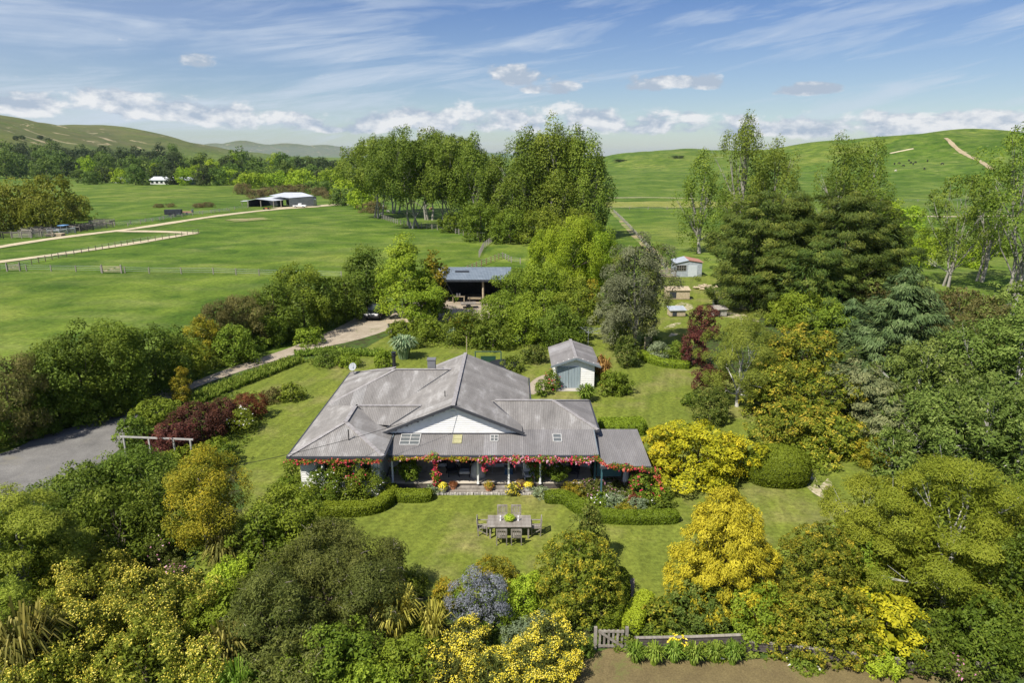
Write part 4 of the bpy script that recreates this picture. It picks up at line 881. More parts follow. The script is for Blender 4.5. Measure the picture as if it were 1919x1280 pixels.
# roof windows over the verandah
YELP = plain('yellowed_skylight', (.36, .34, .18), .35); ROOFGL = plain('skylight_glass', (.12, .13, .13), .1, .6)
def skylight(cx, w, y0, y1, fm, gm, bars_n, cross=0):
    s = .215; z = lambda y: 2.42 + (y - 36.2) * s + .03; mb = MB()
    for x in [cx - w / 2, cx + w / 2] + [cx - w / 2 + w * k / bars_n for k in range(1, bars_n)]: mb.bar(O_((x, y0, z(y0))), O_((x, y1, z(y1))), .042, .05)
    for k in range(cross + 2):
        y = y0 + (y1 - y0) * k / (cross + 1); mb.bar(O_((cx - w / 2, y, z(y) + .004)), O_((cx + w / 2, y, z(y) + .004)), .045, .045)
    f = part(mb, 'roof_window', fm, H); g = MB().add([O_((cx - w / 2, y0, z(y0))), O_((cx + w / 2, y0, z(y0))), O_((cx + w / 2, y1, z(y1))), O_((cx - w / 2, y1, z(y1)))], [(0, 1, 2, 3)]); part(g, 'glass', gm, f)
SKYF = noisy('skylight_frame', (.36, .35, .33), (.55, .54, .52), 4.)
skylight(-6.05, 1.15, 37.15, 38.2, SKYF, ROOFGL, 2, 2); skylight(-3.25, .50, 37.3, 38.1, YELP, YELP, 1, 1); skylight(-1.05, .45, 37.5, 38.1, SKYF, ROOFGL, 2, 1); skylight(2.7, .5, 37.45, 38.2, SKYF, ROOFGL, 1, 1)
# chimney, flue, dish, vents
part(MB().box(O_((-5.75, 46.75, 4.4)), (.55, .5, 1.25)).box(O_((-5.75, 46.75, 5.05)), (.62, .57, .08)), 'chimney', plain('grey_chimney', (.16, .16, .17)), H)
part(MB().tube([O_((-8.55, 47.4, 3.6)), O_((-8.55, 47.4, 5.25))], .12, 12).lathe([(.17, 0), (.17, .1), (.12, .12), (.12, .2), (.19, .22), (.19, .28)], 12, O_((-8.55, 47.4, 5.1))), 'flue', BLACKM, H)
part(MB().tube([O_((-3.3, 38.35, 4.6)), O_((-3.3, 38.3, 4.95))], .03, 6).tube([O_((-9.35, 36.3, 3.3)), O_((-9.35, 36.3, 3.95))], .035, 6).tube([O_((-4.2, 40.4, 4.5)), O_((-4.2, 40.4, 4.85))], .03, 6), 'vent_pipe', BLACKM, H)
mbd = MB(); prd = [(.0001, 0), (.10, .01), (.19, .04), (.27, .08), (.31, .11)]
for r, z in prd: pass
mbd.lathe(prd, 18); dish = part(mbd, 'satellite_dish', plain('dish_grey', (.30, .32, .33)), H); dish.location = O_((-12.0, 49.3, 3.65)); dish.rotation_euler = (R_(62), 0, R_(-20))
part(MB().tube([(0, 0, 0), (0, 0, -.3)], .02, 6).tube([(0, .3, .05), (0, .1, .42)], .012, 5).box((0, .08, .43), (.07, .07, .07)), 'dish_arm', STEEL, dish)
part(MB().tube([O_((-12.0, 49.4, 2.9)), O_((-12.0, 49.4, 3.6))], .025, 6), 'dish_pole', STEEL, H)
part(MB().tube([O_((-3.4, 49.4, 4.2)), O_((-3.4, 49.4, 6.0))], .025, 6).bar(O_((-3.4, 49.4, 4.6)), O_((-2.7, 49.4, 4.0)), .03), 'aerial_mast', RAWWOOD, H)
# ---------------------------------------------------------------- the garage
Gx0, Gx1, Gy0, Gy1 = 3.75, 6.95, 54.9, 60.2
G = thing('garage', 'small white gabled garage with faded blue double doors behind the house', 'garage', (5.35, 57, 0))
roof_sheets(G, (3.3, 54.5, 2.08), (0, 1, 0), (1, 0, 0), .35, [(0, 0, 2.05), (6.0, 0, 2.05)], ROOF2); roof_sheets(G, (7.4, 54.5, 2.08), (0, 1, 0), (-1, 0, 0), .35, [(0, 0, 2.05), (6.0, 0, 2.05)], ROOF2)
bars(G, 'ridge_cap', [((5.35, 54.45, 2.83), (5.35, 60.55, 2.83))], .26, .035, CAP)
bars(G, 'barge_board', [((3.25, 54.46, 2.02), (5.35, 54.46, 2.76)), ((7.45, 54.46, 2.02), (5.35, 54.46, 2.76))], .05, .16, GREYTRIM)
boards(G, 'weatherboards', (3.75, 54.9, 0), (6.95, 54.9, 0), .05, 2.75, WHITE, .16, top=lambda f: 2.2 + .56 * (1 - abs(2 * f - 1)))
boards(G, 'weatherboards', (6.95, 54.9, 0), (6.95, 60.2, 0), .05, 2.15, WHITE, .16, out=(1, 0)); boards(G, 'weatherboards', (3.75, 60.2, 0), (3.75, 54.9, 0), .05, 2.15, WHITE, .16, out=(-1, 0))
part(MB().box((0, 3.2, 1.1), (3.2, .08, 2.2)), 'rear_wall', WHITE, G)
for k in range(2):
    d = thing('door', None, None, (-1.0 + k * .98 - .05, -2.16, 0)); d.parent = G
    for j in range(4): part(MB().box((-.36 + j * .235, 0, 1.0), (.222, .035, 1.88)), 'plank', DOORBL, d)
part(MB().box((-.5, -2.5, .03)  , (2.3, .8, .06)), 'threshold', CONC, G)
# ---------------------------------------------------------------- planting: (kind, px, base, top, width, label)
def T(kind, px, b, t, w, label, cat='shrub', name=None, group=None, Ls=None): return plant(name or {'tree': 'tree', 'conifer': 'conifer_tree', 'shrub': 'shrub'}.get(cat, cat.replace(' ', '_')), label, cat, px, b, t, w, kind, Ls, group)
# tall trees across the paddocks
for a in [
 ('poplarl', 712, 408, 262, 112, 'westernmost spreading poplar of the paddock grove, leaning over the grass'),
 ('poplarl', 772, 428, 247, 128, 'broad domed poplar with pale leaning trunks in the paddock grove'),
 ('poplarl', 838, 430, 253, 104, 'rounded poplar with thick dark trunk where the paddock fence begins'),
 ('poplarl', 742, 400, 256, 100, 'poplar standing behind the westernmost pair of the grove'), ('poplarl', 805, 412, 250, 110, 'poplar filling the domed middle of the paddock grove'), ('poplarl', 862, 425, 262, 90, 'poplar behind the thick dark trunk of the grove'),
 ('poplar', 1056, 440, 262, 90, 'poplar between the two peaks of the tallest clump'), ('poplar', 1008, 436, 250, 80, 'poplar behind the tallest peak of the grove'),
 ('poplar', 892, 436, 262, 88, 'slimmer poplar just west of the notch in the paddock grove'),
 ('poplar', 927, 438, 292, 44, 'low narrow poplar filling the notch of the paddock grove'),
 ('poplar', 985, 444, 240, 92, 'poplar on the western flank of the tallest clump in the grove'),
 ('poplar', 1032, 446, 224, 92, 'tallest poplar of the paddock grove with a ragged peak'),
 ('poplar', 1080, 446, 238, 90, 'second peak of the tallest poplar clump, behind the golden willow'),
 ('poplar', 1112, 448, 292, 62, 'short poplar at the eastern end of the paddock grove'),
 ('poplar', 958, 446, 330, 60, 'young poplar low at the foot of the tallest clump'),
 ('poplara', 1308, 478, 284, 74, 'narrow poplar beside the open paddock, west of the twin topped poplars'),
 ('poplara', 1385, 462, 226, 104, 'airy poplar with split top rising behind the dark cypresses'),
 ('poplara', 1440, 462, 262, 84, 'shorter poplar touching the airy split topped one behind the cypresses'),
 ('poplara', 1560, 468, 252, 84, 'poplar with open crown behind the cypresses, below the green hill'),
 ('poplara', 1612, 470, 256, 96, 'poplar with wide soft crown next to the hill slope, behind the cypresses'),
 ('sparse', 1775, 536, 330, 130, 'thin half bare poplar with white forked trunks on the plain'),
 ('sparse', 1898, 560, 216, 170, 'tall open poplar with a long pale trunk near the hill track'),
 ('sparse', 1838, 528, 300, 84, 'small open poplar between the half bare and the tall one'),
]: T(a[0], *a[1:], cat='tree', name='poplar_tree', group='poplars around the paddocks')
for i, (x, b, t, w, l) in enumerate([(900, 452, 372, 70, 'leafy poplar sucker thicket behind the last paddock fence posts'), (955, 456, 385, 70, 'poplar sucker thicket nearest the cattle race'), (1010, 458, 380, 80, 'poplar sucker thicket above the wooden race rails'), (850, 436, 392, 50, 'small poplar suckers at the thick dark trunk'), (1075, 456, 385, 90, 'poplar sucker thicket half behind the golden willow')]):
    T('mid', x, b, t + 8, w, l, name='sucker_thicket', Ls=3.0)
T('willow', 1072, 548, 410, 118, 'large golden green willow below the poplar grove', 'tree', 'willow_tree'); T('willow', 1122, 545, 418, 84, 'eastern half of the golden green willow pair', 'tree', 'willow_tree'); T('willow', 1020, 535, 432, 70, 'small yellow green willow beside the cattle race', 'tree', 'willow_tree')
# cypresses and spruces
for a in [
 ('macro', 1408, 590, 356, 136, 'dark cypress shading the little corrugated shed'),
 ('macroc', 1466, 590, 348, 150, 'tallest cypress of the dark clump with drooping brown green boughs'),
 ('macro', 1568, 596, 350, 168, 'broad cypress in the middle of the dark clump'),
 ('macro', 1640, 590, 386, 120, 'olive cypress at the east end of the dark clump'),
 ('macro', 1374, 545, 402, 78, 'low dark cypress bough mass right behind the little shed'),
 ('macro', 1515, 612, 450, 150, 'lower cypress in front of the dark clump'),
 ('macro', 1425, 575, 440, 96, 'cypress skirt over the bare shaded earth by the yard'),
 ('spruce', 1670, 735, 496, 190, 'blue green spruce with layered boughs east of the golden rhododendrons'),
 ('spruce', 1590, 640, 560, 90, 'small dark spruce tucked between cypress and blue green spruce'),
 ('greycon', 1600, 800, 672, 120, 'grey green juniper against the east side of the golden rhododendrons'),
 ('greycon', 1660, 850, 740, 100, 'low grey juniper under the branches beside the bare earth corner'),
]: T(a[0], *a[1:], cat='conifer')
# trees behind the house
T('oak', 762, 612, 438, 150, 'light green conical oak over the parked dark car', 'tree', 'oak_tree'); T('oak', 800, 612, 500, 90, 'lower eastern limb mass of the conical oak by the open barn', 'tree', 'oak_tree')
T('yellowt', 818, 600, 470, 52, 'slim yellow green tree at the west corner of the open barn', 'tree')
T('gum', 1188, 652, 437, 128, 'tall grey olive tree with brownish foliage above the yard gate', 'tree'); T('gum', 1148, 640, 520, 66, 'grey lower crown beside the tall grey olive tree', 'tree')
T('yellowt', 1108, 590, 524, 36, 'small orange yellow tree against the grey olive tree')
for a in [
 ('dense', 880, 650, 580, 82, 'bushy green shrub beneath the barn forecourt'), ('mid', 938, 640, 546, 88, 'tall green shrub hiding the east post of the open barn'),
 ('bright', 985, 650, 566, 80, 'light green broadleaf bush north of the house ridge'), ('mid', 965, 590, 505, 84, 'green bush at the east end of the blue barn roof'),
 ('bright', 1020, 600, 492, 96, 'yellow green bush between the barn roof and the golden willow'), ('dense', 1050, 660, 570, 84, 'dark green bush behind the garage roof'),
 ('mid', 1082, 610, 520, 78, 'green bush west of the little orange yellow tree'), ('lowgr', 835, 640, 604, 62, 'low leafy perennials by the gravel turning area'),
 ('mid', 800, 645, 596, 58, 'green bush with pale hydrangea heads below the oak'), ('dense', 925, 660, 604, 72, 'round dark bush directly north of the roof peak'),
 ('camdark', 1000, 684, 648, 50, 'rounded camellia west of the garage roof'), ('lowgr', 960, 700, 668, 50, 'low bush next to the dark trampoline'),
 ('mid', 750, 636, 600, 44, 'small green shrub next to the stone shelter by the drive'), ('dense', 1075, 640, 590, 60, 'dark shrub at the corner of the clothes line lawn'),
 ('goldol', 870, 618, 588, 50, 'yellowish shrub on the south edge of the barn forecourt'), ('lowgr', 770, 655, 630, 60, 'low groundcover clump beyond the lawn north of the chimney'),
 ('bright', 720, 692, 655, 34, 'narrow bright climber clump by the black flue'), ('camdark', 1174, 690, 627, 50, 'round glossy camellia standing alone on the lawn east of the garage'),
 ('mid', 1145, 745, 694, 46, 'green shrub against the east wall of the garage'), ('mid', 1166, 742, 700, 40, 'outer green shrub of the bed east of the garage'),
 ('dense', 1120, 705, 668, 40, 'dark climber at the back corner of the garage'), ('silver', 1232, 676, 640, 40, 'silver green bush inside the curved hedge by the yard gate'),
 ('dense', 1268, 678, 640, 44, 'dark rose bush inside the curved hedge beneath the purple maple'), ('dense', 1222, 650, 628, 34, 'small dark bush by the orange wooden gate'),
 ('dense', 1162, 655, 600, 40, 'dark shrub at the foot of the grey olive tree'),
]: T(*a)
T('maple', 1318, 640, 574, 58, 'dark purple maple in front of the dog kennels', 'tree', 'maple_tree'); T('maple', 1298, 690, 610, 50, 'reddish purple maple beneath the first one, beside the willowy tree', 'tree', 'maple_tree')
T('maple', 1330, 745, 685, 66, 'low purple maple half hidden by the white trunked tree', 'tree', 'maple_tree')
T('fine', 1382, 762, 592, 150, 'feathery olive tree with white trunk beside the east lawn', 'tree')
T('camdark', 1328, 800, 722, 70, 'dark shrub between the lawn and the yellow robinia'); T('dense', 1295, 765, 735, 34, 'little dark shrub in the shade at the lawn edge')
for a in [
 ('rhodo', 1500, 712, 610, 128, 'topmost golden rhododendron, covered in yellow orange young leaves'), ('rhodo', 1440, 790, 672, 110, 'golden rhododendron next to the white trunked tree'),
 ('rhodo', 1535, 800, 690, 130, 'golden rhododendron against the grey juniper'), ('rhodo', 1480, 850, 745, 140, 'large golden rhododendron over the lawn edge'),
 ('rhodo', 1555, 865, 775, 110, 'golden rhododendron at the bare earth corner of the lawn'), ('rhodo', 1455, 700, 640, 80, 'smaller golden rhododendron behind the feathery olive tree'),
 ('rhodo', 1500, 880, 830, 110, 'low golden rhododendron hugging the clipped round hedge'),
 ('bright', 1505, 622, 545, 110, 'fresh green bush south of the cypress clump'), ('mid', 1560, 640, 570, 70, 'mid green bush beside the small dark spruce'), ('bright', 1462, 618, 565, 54, 'light green bush at the end of the bare yard'),
]: T(*a)
# tangled trees along the east side
for a in [
 ('eastmix', 1715, 800, 640, 150, 'olive grey tree east of the blue green spruce'), ('eastmix', 1810, 780, 600, 160, 'wide tangled tree in the middle of the east belt'),
 ('eastmix', 1890, 800, 570, 150, 'tall bright tree at the frame edge of the east belt'), ('eastmix', 1740, 880, 730, 150, 'tangled tree over the little yellow azaleas'),
 ('eastmix', 1830, 890, 700, 170, 'pale twigged tree in the lower east belt'), ('eastmix', 1905, 900, 740, 130, 'grey green tree above the dark corner of the belt'),
 ('eastbrn', 1770, 690, 580, 110, 'brownish tree between the spruce and the wide tangled tree'), ('eastbrn', 1850, 660, 560, 120, 'rust tinged bush at the top of the east belt'),
 ('eastmix', 1665, 900, 800, 90, 'green bush north of the big olive tree'), ('eastbrn', 1700, 620, 520, 120, 'brown green bush behind the blue green spruce'),
 ('eastbrn', 1790, 620, 540, 110, 'dull brown bush below the half bare poplar'), ('eastmix', 1890, 620, 530, 110, 'green bush at the foot of the tall open poplar'),
 ('eastbrn', 1620, 600, 520, 90, 'brown hedge bush joining the cypress clump'), ('eastmix', 1980, 700, 540, 150, 'tree just past the frame in the east belt'), ('eastmix', 1990, 880, 660, 150, 'second tree just past the frame in the east belt'),
]: T(*a, cat='tree')
T('goldol', 1640, 870, 826, 90, 'low yellow azaleas where the lawn meets the east belt'); T('lime', 1600, 862, 838, 36, 'little lime shrub beside the bare earth corner')
T('bigol', 1640, 1130, 880, 170, 'western crown of the huge olive yellow tree', 'tree'); T('bigol', 1755, 1185, 862, 250, 'huge spreading olive yellow tree with a white trunk', 'tree'); T('bigol', 1830, 1110, 900, 130, 'eastern shoulder of the huge olive yellow tree', 'tree')
T('dense', 1895, 1260, 985, 150, 'dark green tree in the south east corner', 'tree'); T('dense', 1905, 1080, 880, 110, 'dark tree behind the eastern shoulder of the olive yellow tree', 'tree'); T('dense', 1815, 1270, 1110, 140, 'deep green bush under the huge olive yellow tree'); T('dense', 1975, 1240, 900, 130, 'dark tree mostly beyond the frame in the corner', 'tree')
T('robinia', 1300, 925, 786, 172, 'bright yellow spreading robinia beside the lean-to roof', 'tree', 'robinia_tree'); T('robinia', 1240, 905, 800, 84, 'western arm of the yellow robinia touching the lean-to', 'tree', 'robinia_tree'); T('robinia', 1362, 905, 808, 90, 'eastern arm of the yellow robinia above the clipped hedge', 'tree', 'robinia_tree')
# south border
for a in [
 ('goldcon', 1345, 1170, 916, 200, 'big golden conifer cone at the edge of the front lawn'),
]: T(*a, cat='conifer')
for a in [
 ('camdark', 1300, 1195, 1088, 120, 'dark magnolia bush below the golden conifer'), ('rhodo', 1238, 1188, 1122, 66, 'brown and cream leaved bush by the garden gate path'), ('bright', 1418, 1215, 1096, 104, 'clean green shrub behind the fence'),
 ('camellia', 1520, 1170, 985, 150, 'gold flecked camellia next to the golden conifer'), ('camellia', 1540, 1250, 1090, 170, 'lower gold flecked camellia above the mown verge'), ('camellia', 1460, 1235, 1140, 90, 'small gold flecked camellia beside the clean green shrub'),
 ('bright', 1600, 1135, 1000, 100, 'bright green bush between camellia and olive yellow tree'), ('robinia', 1655, 1240, 1110, 130, 'low yellow robinia hanging over the fence'), ('lime', 1640, 1272, 1205, 88, 'lime green perennial clump under the low robinia'),
 ('dense', 1720, 1270, 1170, 110, 'shaded shrub east of the low robinia'), ('lowgr', 1500, 1250, 1212, 60, 'small flowering perennials at the verge below the camellias'), ('pinkb', 1790, 1288, 1230, 80, 'mauve flowered perennials by the end of the fence'),
 ('conedark', 1098, 1080, 945, 92, 'dark conical camellia at the end of the box hedge'), ('camellia', 1080, 1182, 1002, 168, 'large domed camellia flecked with gold'), ('conedark', 1138, 1115, 1035, 38, 'dark green camellia behind the domed gold one'),
 ('ceano', 902, 1200, 1068, 112, 'lilac blue flowering ceanothus'), ('lime', 985, 1172, 1076, 78, 'lime yellow shrub next to the domed camellia'), ('goldol', 925, 1098, 1050, 96, 'low rusty shrub at the edge of the front lawn'),
 ('silver', 972, 1222, 1160, 66, 'silver leaved bush behind the yellow daisies'), ('silver', 1020, 1200, 1150, 50, 'small silver bush beneath the domed camellia'),
 ('euryops', 1032, 1275, 1160, 120, 'yellow daisy bush beside the garden gate'), ('euryops', 1000, 1320, 1205, 130, 'yellow daisy bush at the bottom, under the silver bush'), ('euryops', 872, 1265, 1165, 100, 'yellow daisy bush below the ceanothus'),
 ('euryops', 835, 1325, 1215, 110, 'small flowered yellow daisy bush by the hebe'), ('euryops', 925, 1335, 1225, 100, 'yellow daisy bush between the two larger ones'), ('lowgr', 1098, 1232, 1200, 30, 'green perennials against the gate post'),
 ('olive', 620, 1195, 985, 250, 'very large dark olive leaved bush at the lawn corner'), ('olive', 530, 1290, 1080, 190, 'dark twiggy bush under the very large olive one'), ('olive', 700, 1240, 1060, 160, 'dark twiggy bush stretching toward the flax'),
 ('mid', 640, 1340, 1170, 170, 'green and gold hebe bush at the bottom of the picture'), ('bright', 760, 1330, 1195, 130, 'green hebe bush west of the small flowered daisies'), ('olive', 560, 1370, 1200, 150, 'brownish low bush at the bottom'),
 ('bright', 700, 1400, 1250, 150, 'bright low foliage beneath the hebes'), ('mid', 790, 1245, 1170, 90, 'mid green shrub between flax and daisies'), ('goldol', 838, 1150, 1090, 60, 'yellow and green perennials along the lawn edge'),
 ('mid', 765, 1120, 1075, 90, 'green shrub tips beside the lawn edge'),
 ('bright', 548, 1060, 915, 150, 'fresh green rounded shrub in front of the white wing'), ('mid', 500, 1090, 955, 110, 'green shrub behind the lime dome'),
 ('lime', 438, 1150, 1046, 86, 'clipped lime yellow dome'), ('bright', 410, 1215, 1100, 120, 'bright green shrub below the lime dome'),
 ('banksia', 190, 1190, 1035, 170, 'climbing mass of pale yellow roses by the feathery trees'), ('banksia', 175, 1300, 1130, 200, 'second pale yellow rose thicket at the bottom'), ('banksia', 300, 1230, 1065, 180, 'olive rose thicket with scattered yellow flowers'),
 ('banksia', 290, 1340, 1165, 190, 'low pale yellow rose thicket beside the bronze flax'), ('banksia', 120, 1350, 1215, 120, 'corner clump of pale yellow roses'), ('banksia', 400, 1330, 1200, 100, 'rose thicket behind the striped flax'),
 ('pinkb', 305, 1070, 1010, 60, 'rhododendron with lilac flower heads in the shade'), ('pinkb', 340, 1110, 1050, 50, 'smaller lilac flowered bush by the hidden path'), ('silver', 432, 1070, 1028, 44, 'grey santolina under the golden olive tree'),
 ('lowgr', 350, 1130, 1085, 50, 'low plants beside the hidden path'),
]: T(*a)
for a in [
 ('dense', 180, 1010, 858, 170, 'dark green tree beside the gravel drive'), ('dense', 280, 1000, 838, 150, 'dark green tree in front of the white pergola'), ('dense', 235, 1075, 915, 180, 'broad dark tree between pergola and yellow roses'),
 ('dense', 350, 1040, 870, 110, 'dark tree hugging the golden olive one'), ('goldol', 402, 1050, 846, 142, 'golden olive tree with orange tinged crown'),
 ('feather', 60, 1190, 925, 220, 'feathery yellow green tree with pale twisted limbs by the drive'), ('feather', 120, 1150, 965, 120, 'feathery tree leaning toward the dark green ones'), ('feather', 10, 1290, 1070, 140, 'feathery tree in the south west corner'),
 ('feather', -70, 1200, 940, 150, 'feathery tree mostly past the frame'),
]: T(*a, cat='tree')
# along the drive
for a in [
 ('brown', 35, 842, 655, 120, 'brown feathery tree at the bend of the drive'), ('dense', 15, 845, 760, 120, 'dark green shrub beneath the brown feathery tree'), ('dense', 118, 812, 640, 110, 'green shelter tree east of the brown feathery one'),
 ('dense', 170, 798, 602, 130, 'tallest green shelter tree along the gravel drive'), ('mid', 235, 774, 598, 120, 'green shelter tree second after the tallest'), ('dense', 300, 748, 606, 120, 'green shelter tree opposite the small columnar shrub'),
 ('mid', 348, 716, 632, 84, 'last green shelter tree before the dark sheltered bushes'), ('dense', 85, 822, 735, 90, 'low shelter shrub overhanging the gravel'), ('mid', 150, 802, 725, 90, 'leafy low shrub with bright tips over the gravel'),
 ('mid', 215, 780, 705, 90, 'low leafy shrub skirting the tallest shelter tree'),
 ('goldol', 385, 684, 592, 54, 'yellow variegated shrub in the drive shelter belt'), ('brown', 418, 674, 562, 72, 'dark brownish pittosporum by the variegated shrub'), ('brown', 470, 660, 545, 90, 'dark bushy pittosporum halfway along the dirt drive'),
 ('mid', 440, 688, 612, 90, 'green shrub overhanging the dirt drive'), ('dense', 520, 648, 520, 92, 'dark green bush in the middle of the drive belt'), ('mid', 500, 655, 592, 80, 'lower green bush beside the dirt drive'),
 ('mid', 572, 630, 490, 104, 'tallest green tree of the drive belt'), ('dense', 615, 616, 508, 74, 'dark green bush by the white flowering one'), ('dense', 650, 608, 515, 60, 'dark bush with small white blossoms'),
 ('dense', 688, 594, 462, 84, 'tall dark tree where the car is parked'), ('lowgr', 395, 692, 660, 60, 'low bush at the narrow of the drive'), ('lowgr', 460, 680, 658, 40, 'pale leaved perennials beside the dirt drive'),
 ('bright', 582, 650, 612, 52, 'small fresh green bush standing on the drive edge'), ('goldol', 345, 758, 690, 36, 'small olive columnar shrub beside the drive'),
 ('lowgr', 612, 690, 655, 62, 'spreading low dogwood on the west lawn'), ('bright', 655, 692, 664, 44, 'second spreading dogwood on the west lawn'),
 ('mid', 545, 755, 718, 50, 'small green bush on the west lawn'), ('brown', 512, 757, 728, 44, 'grey brown lavender on the west lawn'),
 ('redmaple', 470, 792, 738, 66, 'red domed maple at the tip of the west bed'), ('maple', 425, 812, 750, 76, 'dark purple maple behind the red dome'), ('maple', 375, 840, 758, 112, 'largest purple red maple in the west bed'),
 ('maple', 335, 862, 790, 80, 'low purple maple over the pergola beam'), ('maple', 300, 840, 805, 60, 'trailing purple maple at the pergola end'), ('rosebush', 455, 815, 765, 52, 'white flowered rose bush between the maples'),
 ('mid', 300, 800, 748, 90, 'green groundcover bush beside the drive bend'), ('dense', 255, 845, 780, 60, 'dark bush at the pergola corner by the gravel'), ('bright', 405, 862, 822, 66, 'bright green bush under the purple maple'),
 ('bright', 345, 880, 838, 70, 'lime leaved bush below the white pergola beam'), ('dense', 425, 880, 838, 56, 'dark bush on the lawn side of the pergola'),
]: T(*a)
# around the house
for a in [
 ('rosebush', 618, 950, 868, 84, 'white rose bush in front of the wing window'), ('rosebush', 690, 945, 866, 66, 'white rose bush at the wing corner'), ('rosered', 655, 945, 848, 60, 'rose bush with coral flowers climbing to the wing eave'),
 ('mid', 600, 945, 900, 60, 'leafy shrub below the wing window'), ('mid', 665, 950, 905, 50, 'green bush inside the curved hedge'), ('rosered', 552, 925, 858, 44, 'climbing rose on the west corner of the wing'), ('mid', 545, 935, 888, 54, 'shrub at the west corner of the wing'),
 ('standard', 766, 912, 862, 48, 'standard bay tree in front of the verandah, west one'), ('standard', 1045, 915, 868, 40, 'standard bay tree in front of the verandah, beside the red rose'),
 ('rosered', 1003, 915, 850, 50, 'red climbing rose pillar beside the standard bay tree'), ('rosered', 1200, 945, 880, 46, 'coral rose at the lean-to corner'), ('lime', 1238, 945, 910, 34, 'soft lime shrub under the yellow robinia'),
 ('dense', 1246, 958, 925, 32, 'dark leafy clump at the end of the flower bed'), ('silver', 1150, 955, 925, 40, 'grey lavender in the flower bed'), ('silver', 1195, 960, 932, 34, 'second grey lavender near the bed end'),
 ('goldol', 1172, 966, 945, 40, 'golden edging plant behind the box hedge'), ('pinkb', 1110, 938, 900, 60, 'pink and mauve perennials at the deck edge'), ('pinkb', 1160, 935, 905, 60, 'pink perennials in front of the lean-to'),
 ('goldol', 1075, 930, 905, 44, 'yellow perennials behind the curved box hedge'), ('rosebush', 1125, 948, 922, 40, 'cream flowered perennials in the bed'), ('rosebush', 1215, 950, 925, 36, 'white perennials beside the coral rose'),
 ('redmaple', 1188, 950, 925, 22, 'small rust red plant among the lavender'), ('silver', 1015, 935, 912, 34, 'grey green catmint at the step end'), ('silver', 812, 930, 906, 24, 'blue grey catmint by the first flower pot'),
 ('rosered', 1035, 735, 692, 30, 'pink rose beside the garage doors'), ('lowgr', 1015, 745, 712, 30, 'low rose bush on the garage path'),
]: T(*a)
# strap leaved plants
straps('agapanthus', 'green agapanthus clump by the garage doors', 1098, 752, 715, 52, n=300)
straps('flax', 'bronze flax behind the garage', 1130, 722, 655, 44, 'bronze', 320, .07)
straps('agave', 'large blue grey strap leaved clump behind the black flue', 757, 672, 625, 66, 'agave', 420, .09, up=.8); straps('agave', 'small blue grey agave below the barn forecourt', 848, 640, 612, 36, 'agave', 200, .09); straps('agave', 'second small blue agave near the garage', 968, 645, 625, 30, 'agave', 160, .09)
straps('flax', 'yellow striped flax between ceanothus and olive bush', 745, 1205, 1105, 130, 'flaxyel', 260, .08, up=.9); straps('flax', 'green flax fan above the daisy bushes', 812, 1215, 1130, 90, 'flaxyel', 120, .07, up=.9)
straps('flax', 'dark bronze flax by the feathery trees', 62, 1300, 1130, 180, 'flax', 420, .09, up=.8); straps('flax', 'olive flax beside the bright green shrub', 435, 1275, 1165, 140, 'flax', 320, .09, up=.75); straps('flax', 'drooping flax skirt beneath the golden olive tree', 425, 1075, 985, 100, 'flax', 420, .07, arch=1.0, up=.7)
straps('agapanthus', 'bright agapanthus at the bottom beside the hebe', 450, 1330, 1230, 120, 'strap', 420)
for i, (x, w, l) in enumerate([(1190, 56, 'agapanthus clump next to the gate post'), (1225, 52, 'agapanthus clump second from the gate'), (1262, 52, 'agapanthus clump with yellow daylilies behind'), (1300, 52, 'agapanthus clump under the middle of the fence'), (1338, 50, 'agapanthus clump by the white edging flowers'), (1372, 44, 'last agapanthus clump before the green shrub')]):
    straps('agapanthus', l, x, 1240 + (i % 2) * 5, 1198, w, 'strap', 260, .045)
straps('iris', 'yellow daylilies in front of the fence', 1268, 1225, 1195, 40, 'strap', 120, .04, 'f_yellow'); T('rosebush', 1345, 1243, 1222, 44, 'white edging flowers beside the mown verge'); T('rosebush', 1505, 1262, 1245, 60, 'white alyssum patch on the verge')
T('lowgr', 1170, 1222, 1178, 44, 'green climber over the fence by the gate'); T('lowgr', 1215, 1212, 1172, 60, 'leafy mass spilling over the fence'); T('lowgr', 1272, 1224, 1192, 50, 'green creeper over the first fence post past the gate'); T('bright', 1330, 1222, 1184, 56, 'fresh green creeper over the fence before the clean green shrub'); T('lowgr', 1378, 1226, 1188, 50, 'creeper at the corner where the fence meets the clean green shrub')
border_straps('strap_leaf_border', 'long agapanthus border between drive and west lawn', [(352, 760), (400, 738), (460, 714), (520, 691), (560, 675)], 1.7, .75, 'strap')
border_straps('strap_leaf_border', 'iris border at the top of the west lawn', [(556, 668), (610, 660), (680, 664), (742, 668)], 1.3, .7, 'strap', 22)
# clipped hedges
hedge('curved clipped box hedge in front of the white wing', [(600, 962), (660, 965), (712, 958), (735, 935), (735, 925)], .75, .62)
hedge('short straight box hedge west of the deck steps', [(738, 936), (775, 938), (808, 936)], .75, .55)
hedge('serpentine box hedge around the flower bed east of the steps', [(1023, 940), (1060, 938), (1085, 958), (1110, 972), (1160, 978), (1215, 978), (1268, 976)], .75, .55)
hedge('large clipped round topped hedge by the bench', [(1395, 890), (1450, 900), (1508, 896)], 3.0, 2.05, 'hedge', .10, dome=True)
hedge('low clipped hedge behind the lean-to', [(1122, 810), (1160, 812), (1205, 808)], 1.6, .9, 'hedge', .1)
hedge('curved box hedge beside the yard gate', [(1200, 668), (1225, 682), (1255, 688), (1290, 690)], .9, .6)
hedge('dark box hedge curving beside the gate path', [(1125, 1200), (1158, 1165), (1168, 1120), (1162, 1085)], .6, .6, 'hedge', .075)
hedge('lime box hedge on the east side of the gate path', [(1182, 1195), (1190, 1160), (1212, 1130)], .8, .6, 'hedgelt', .075)
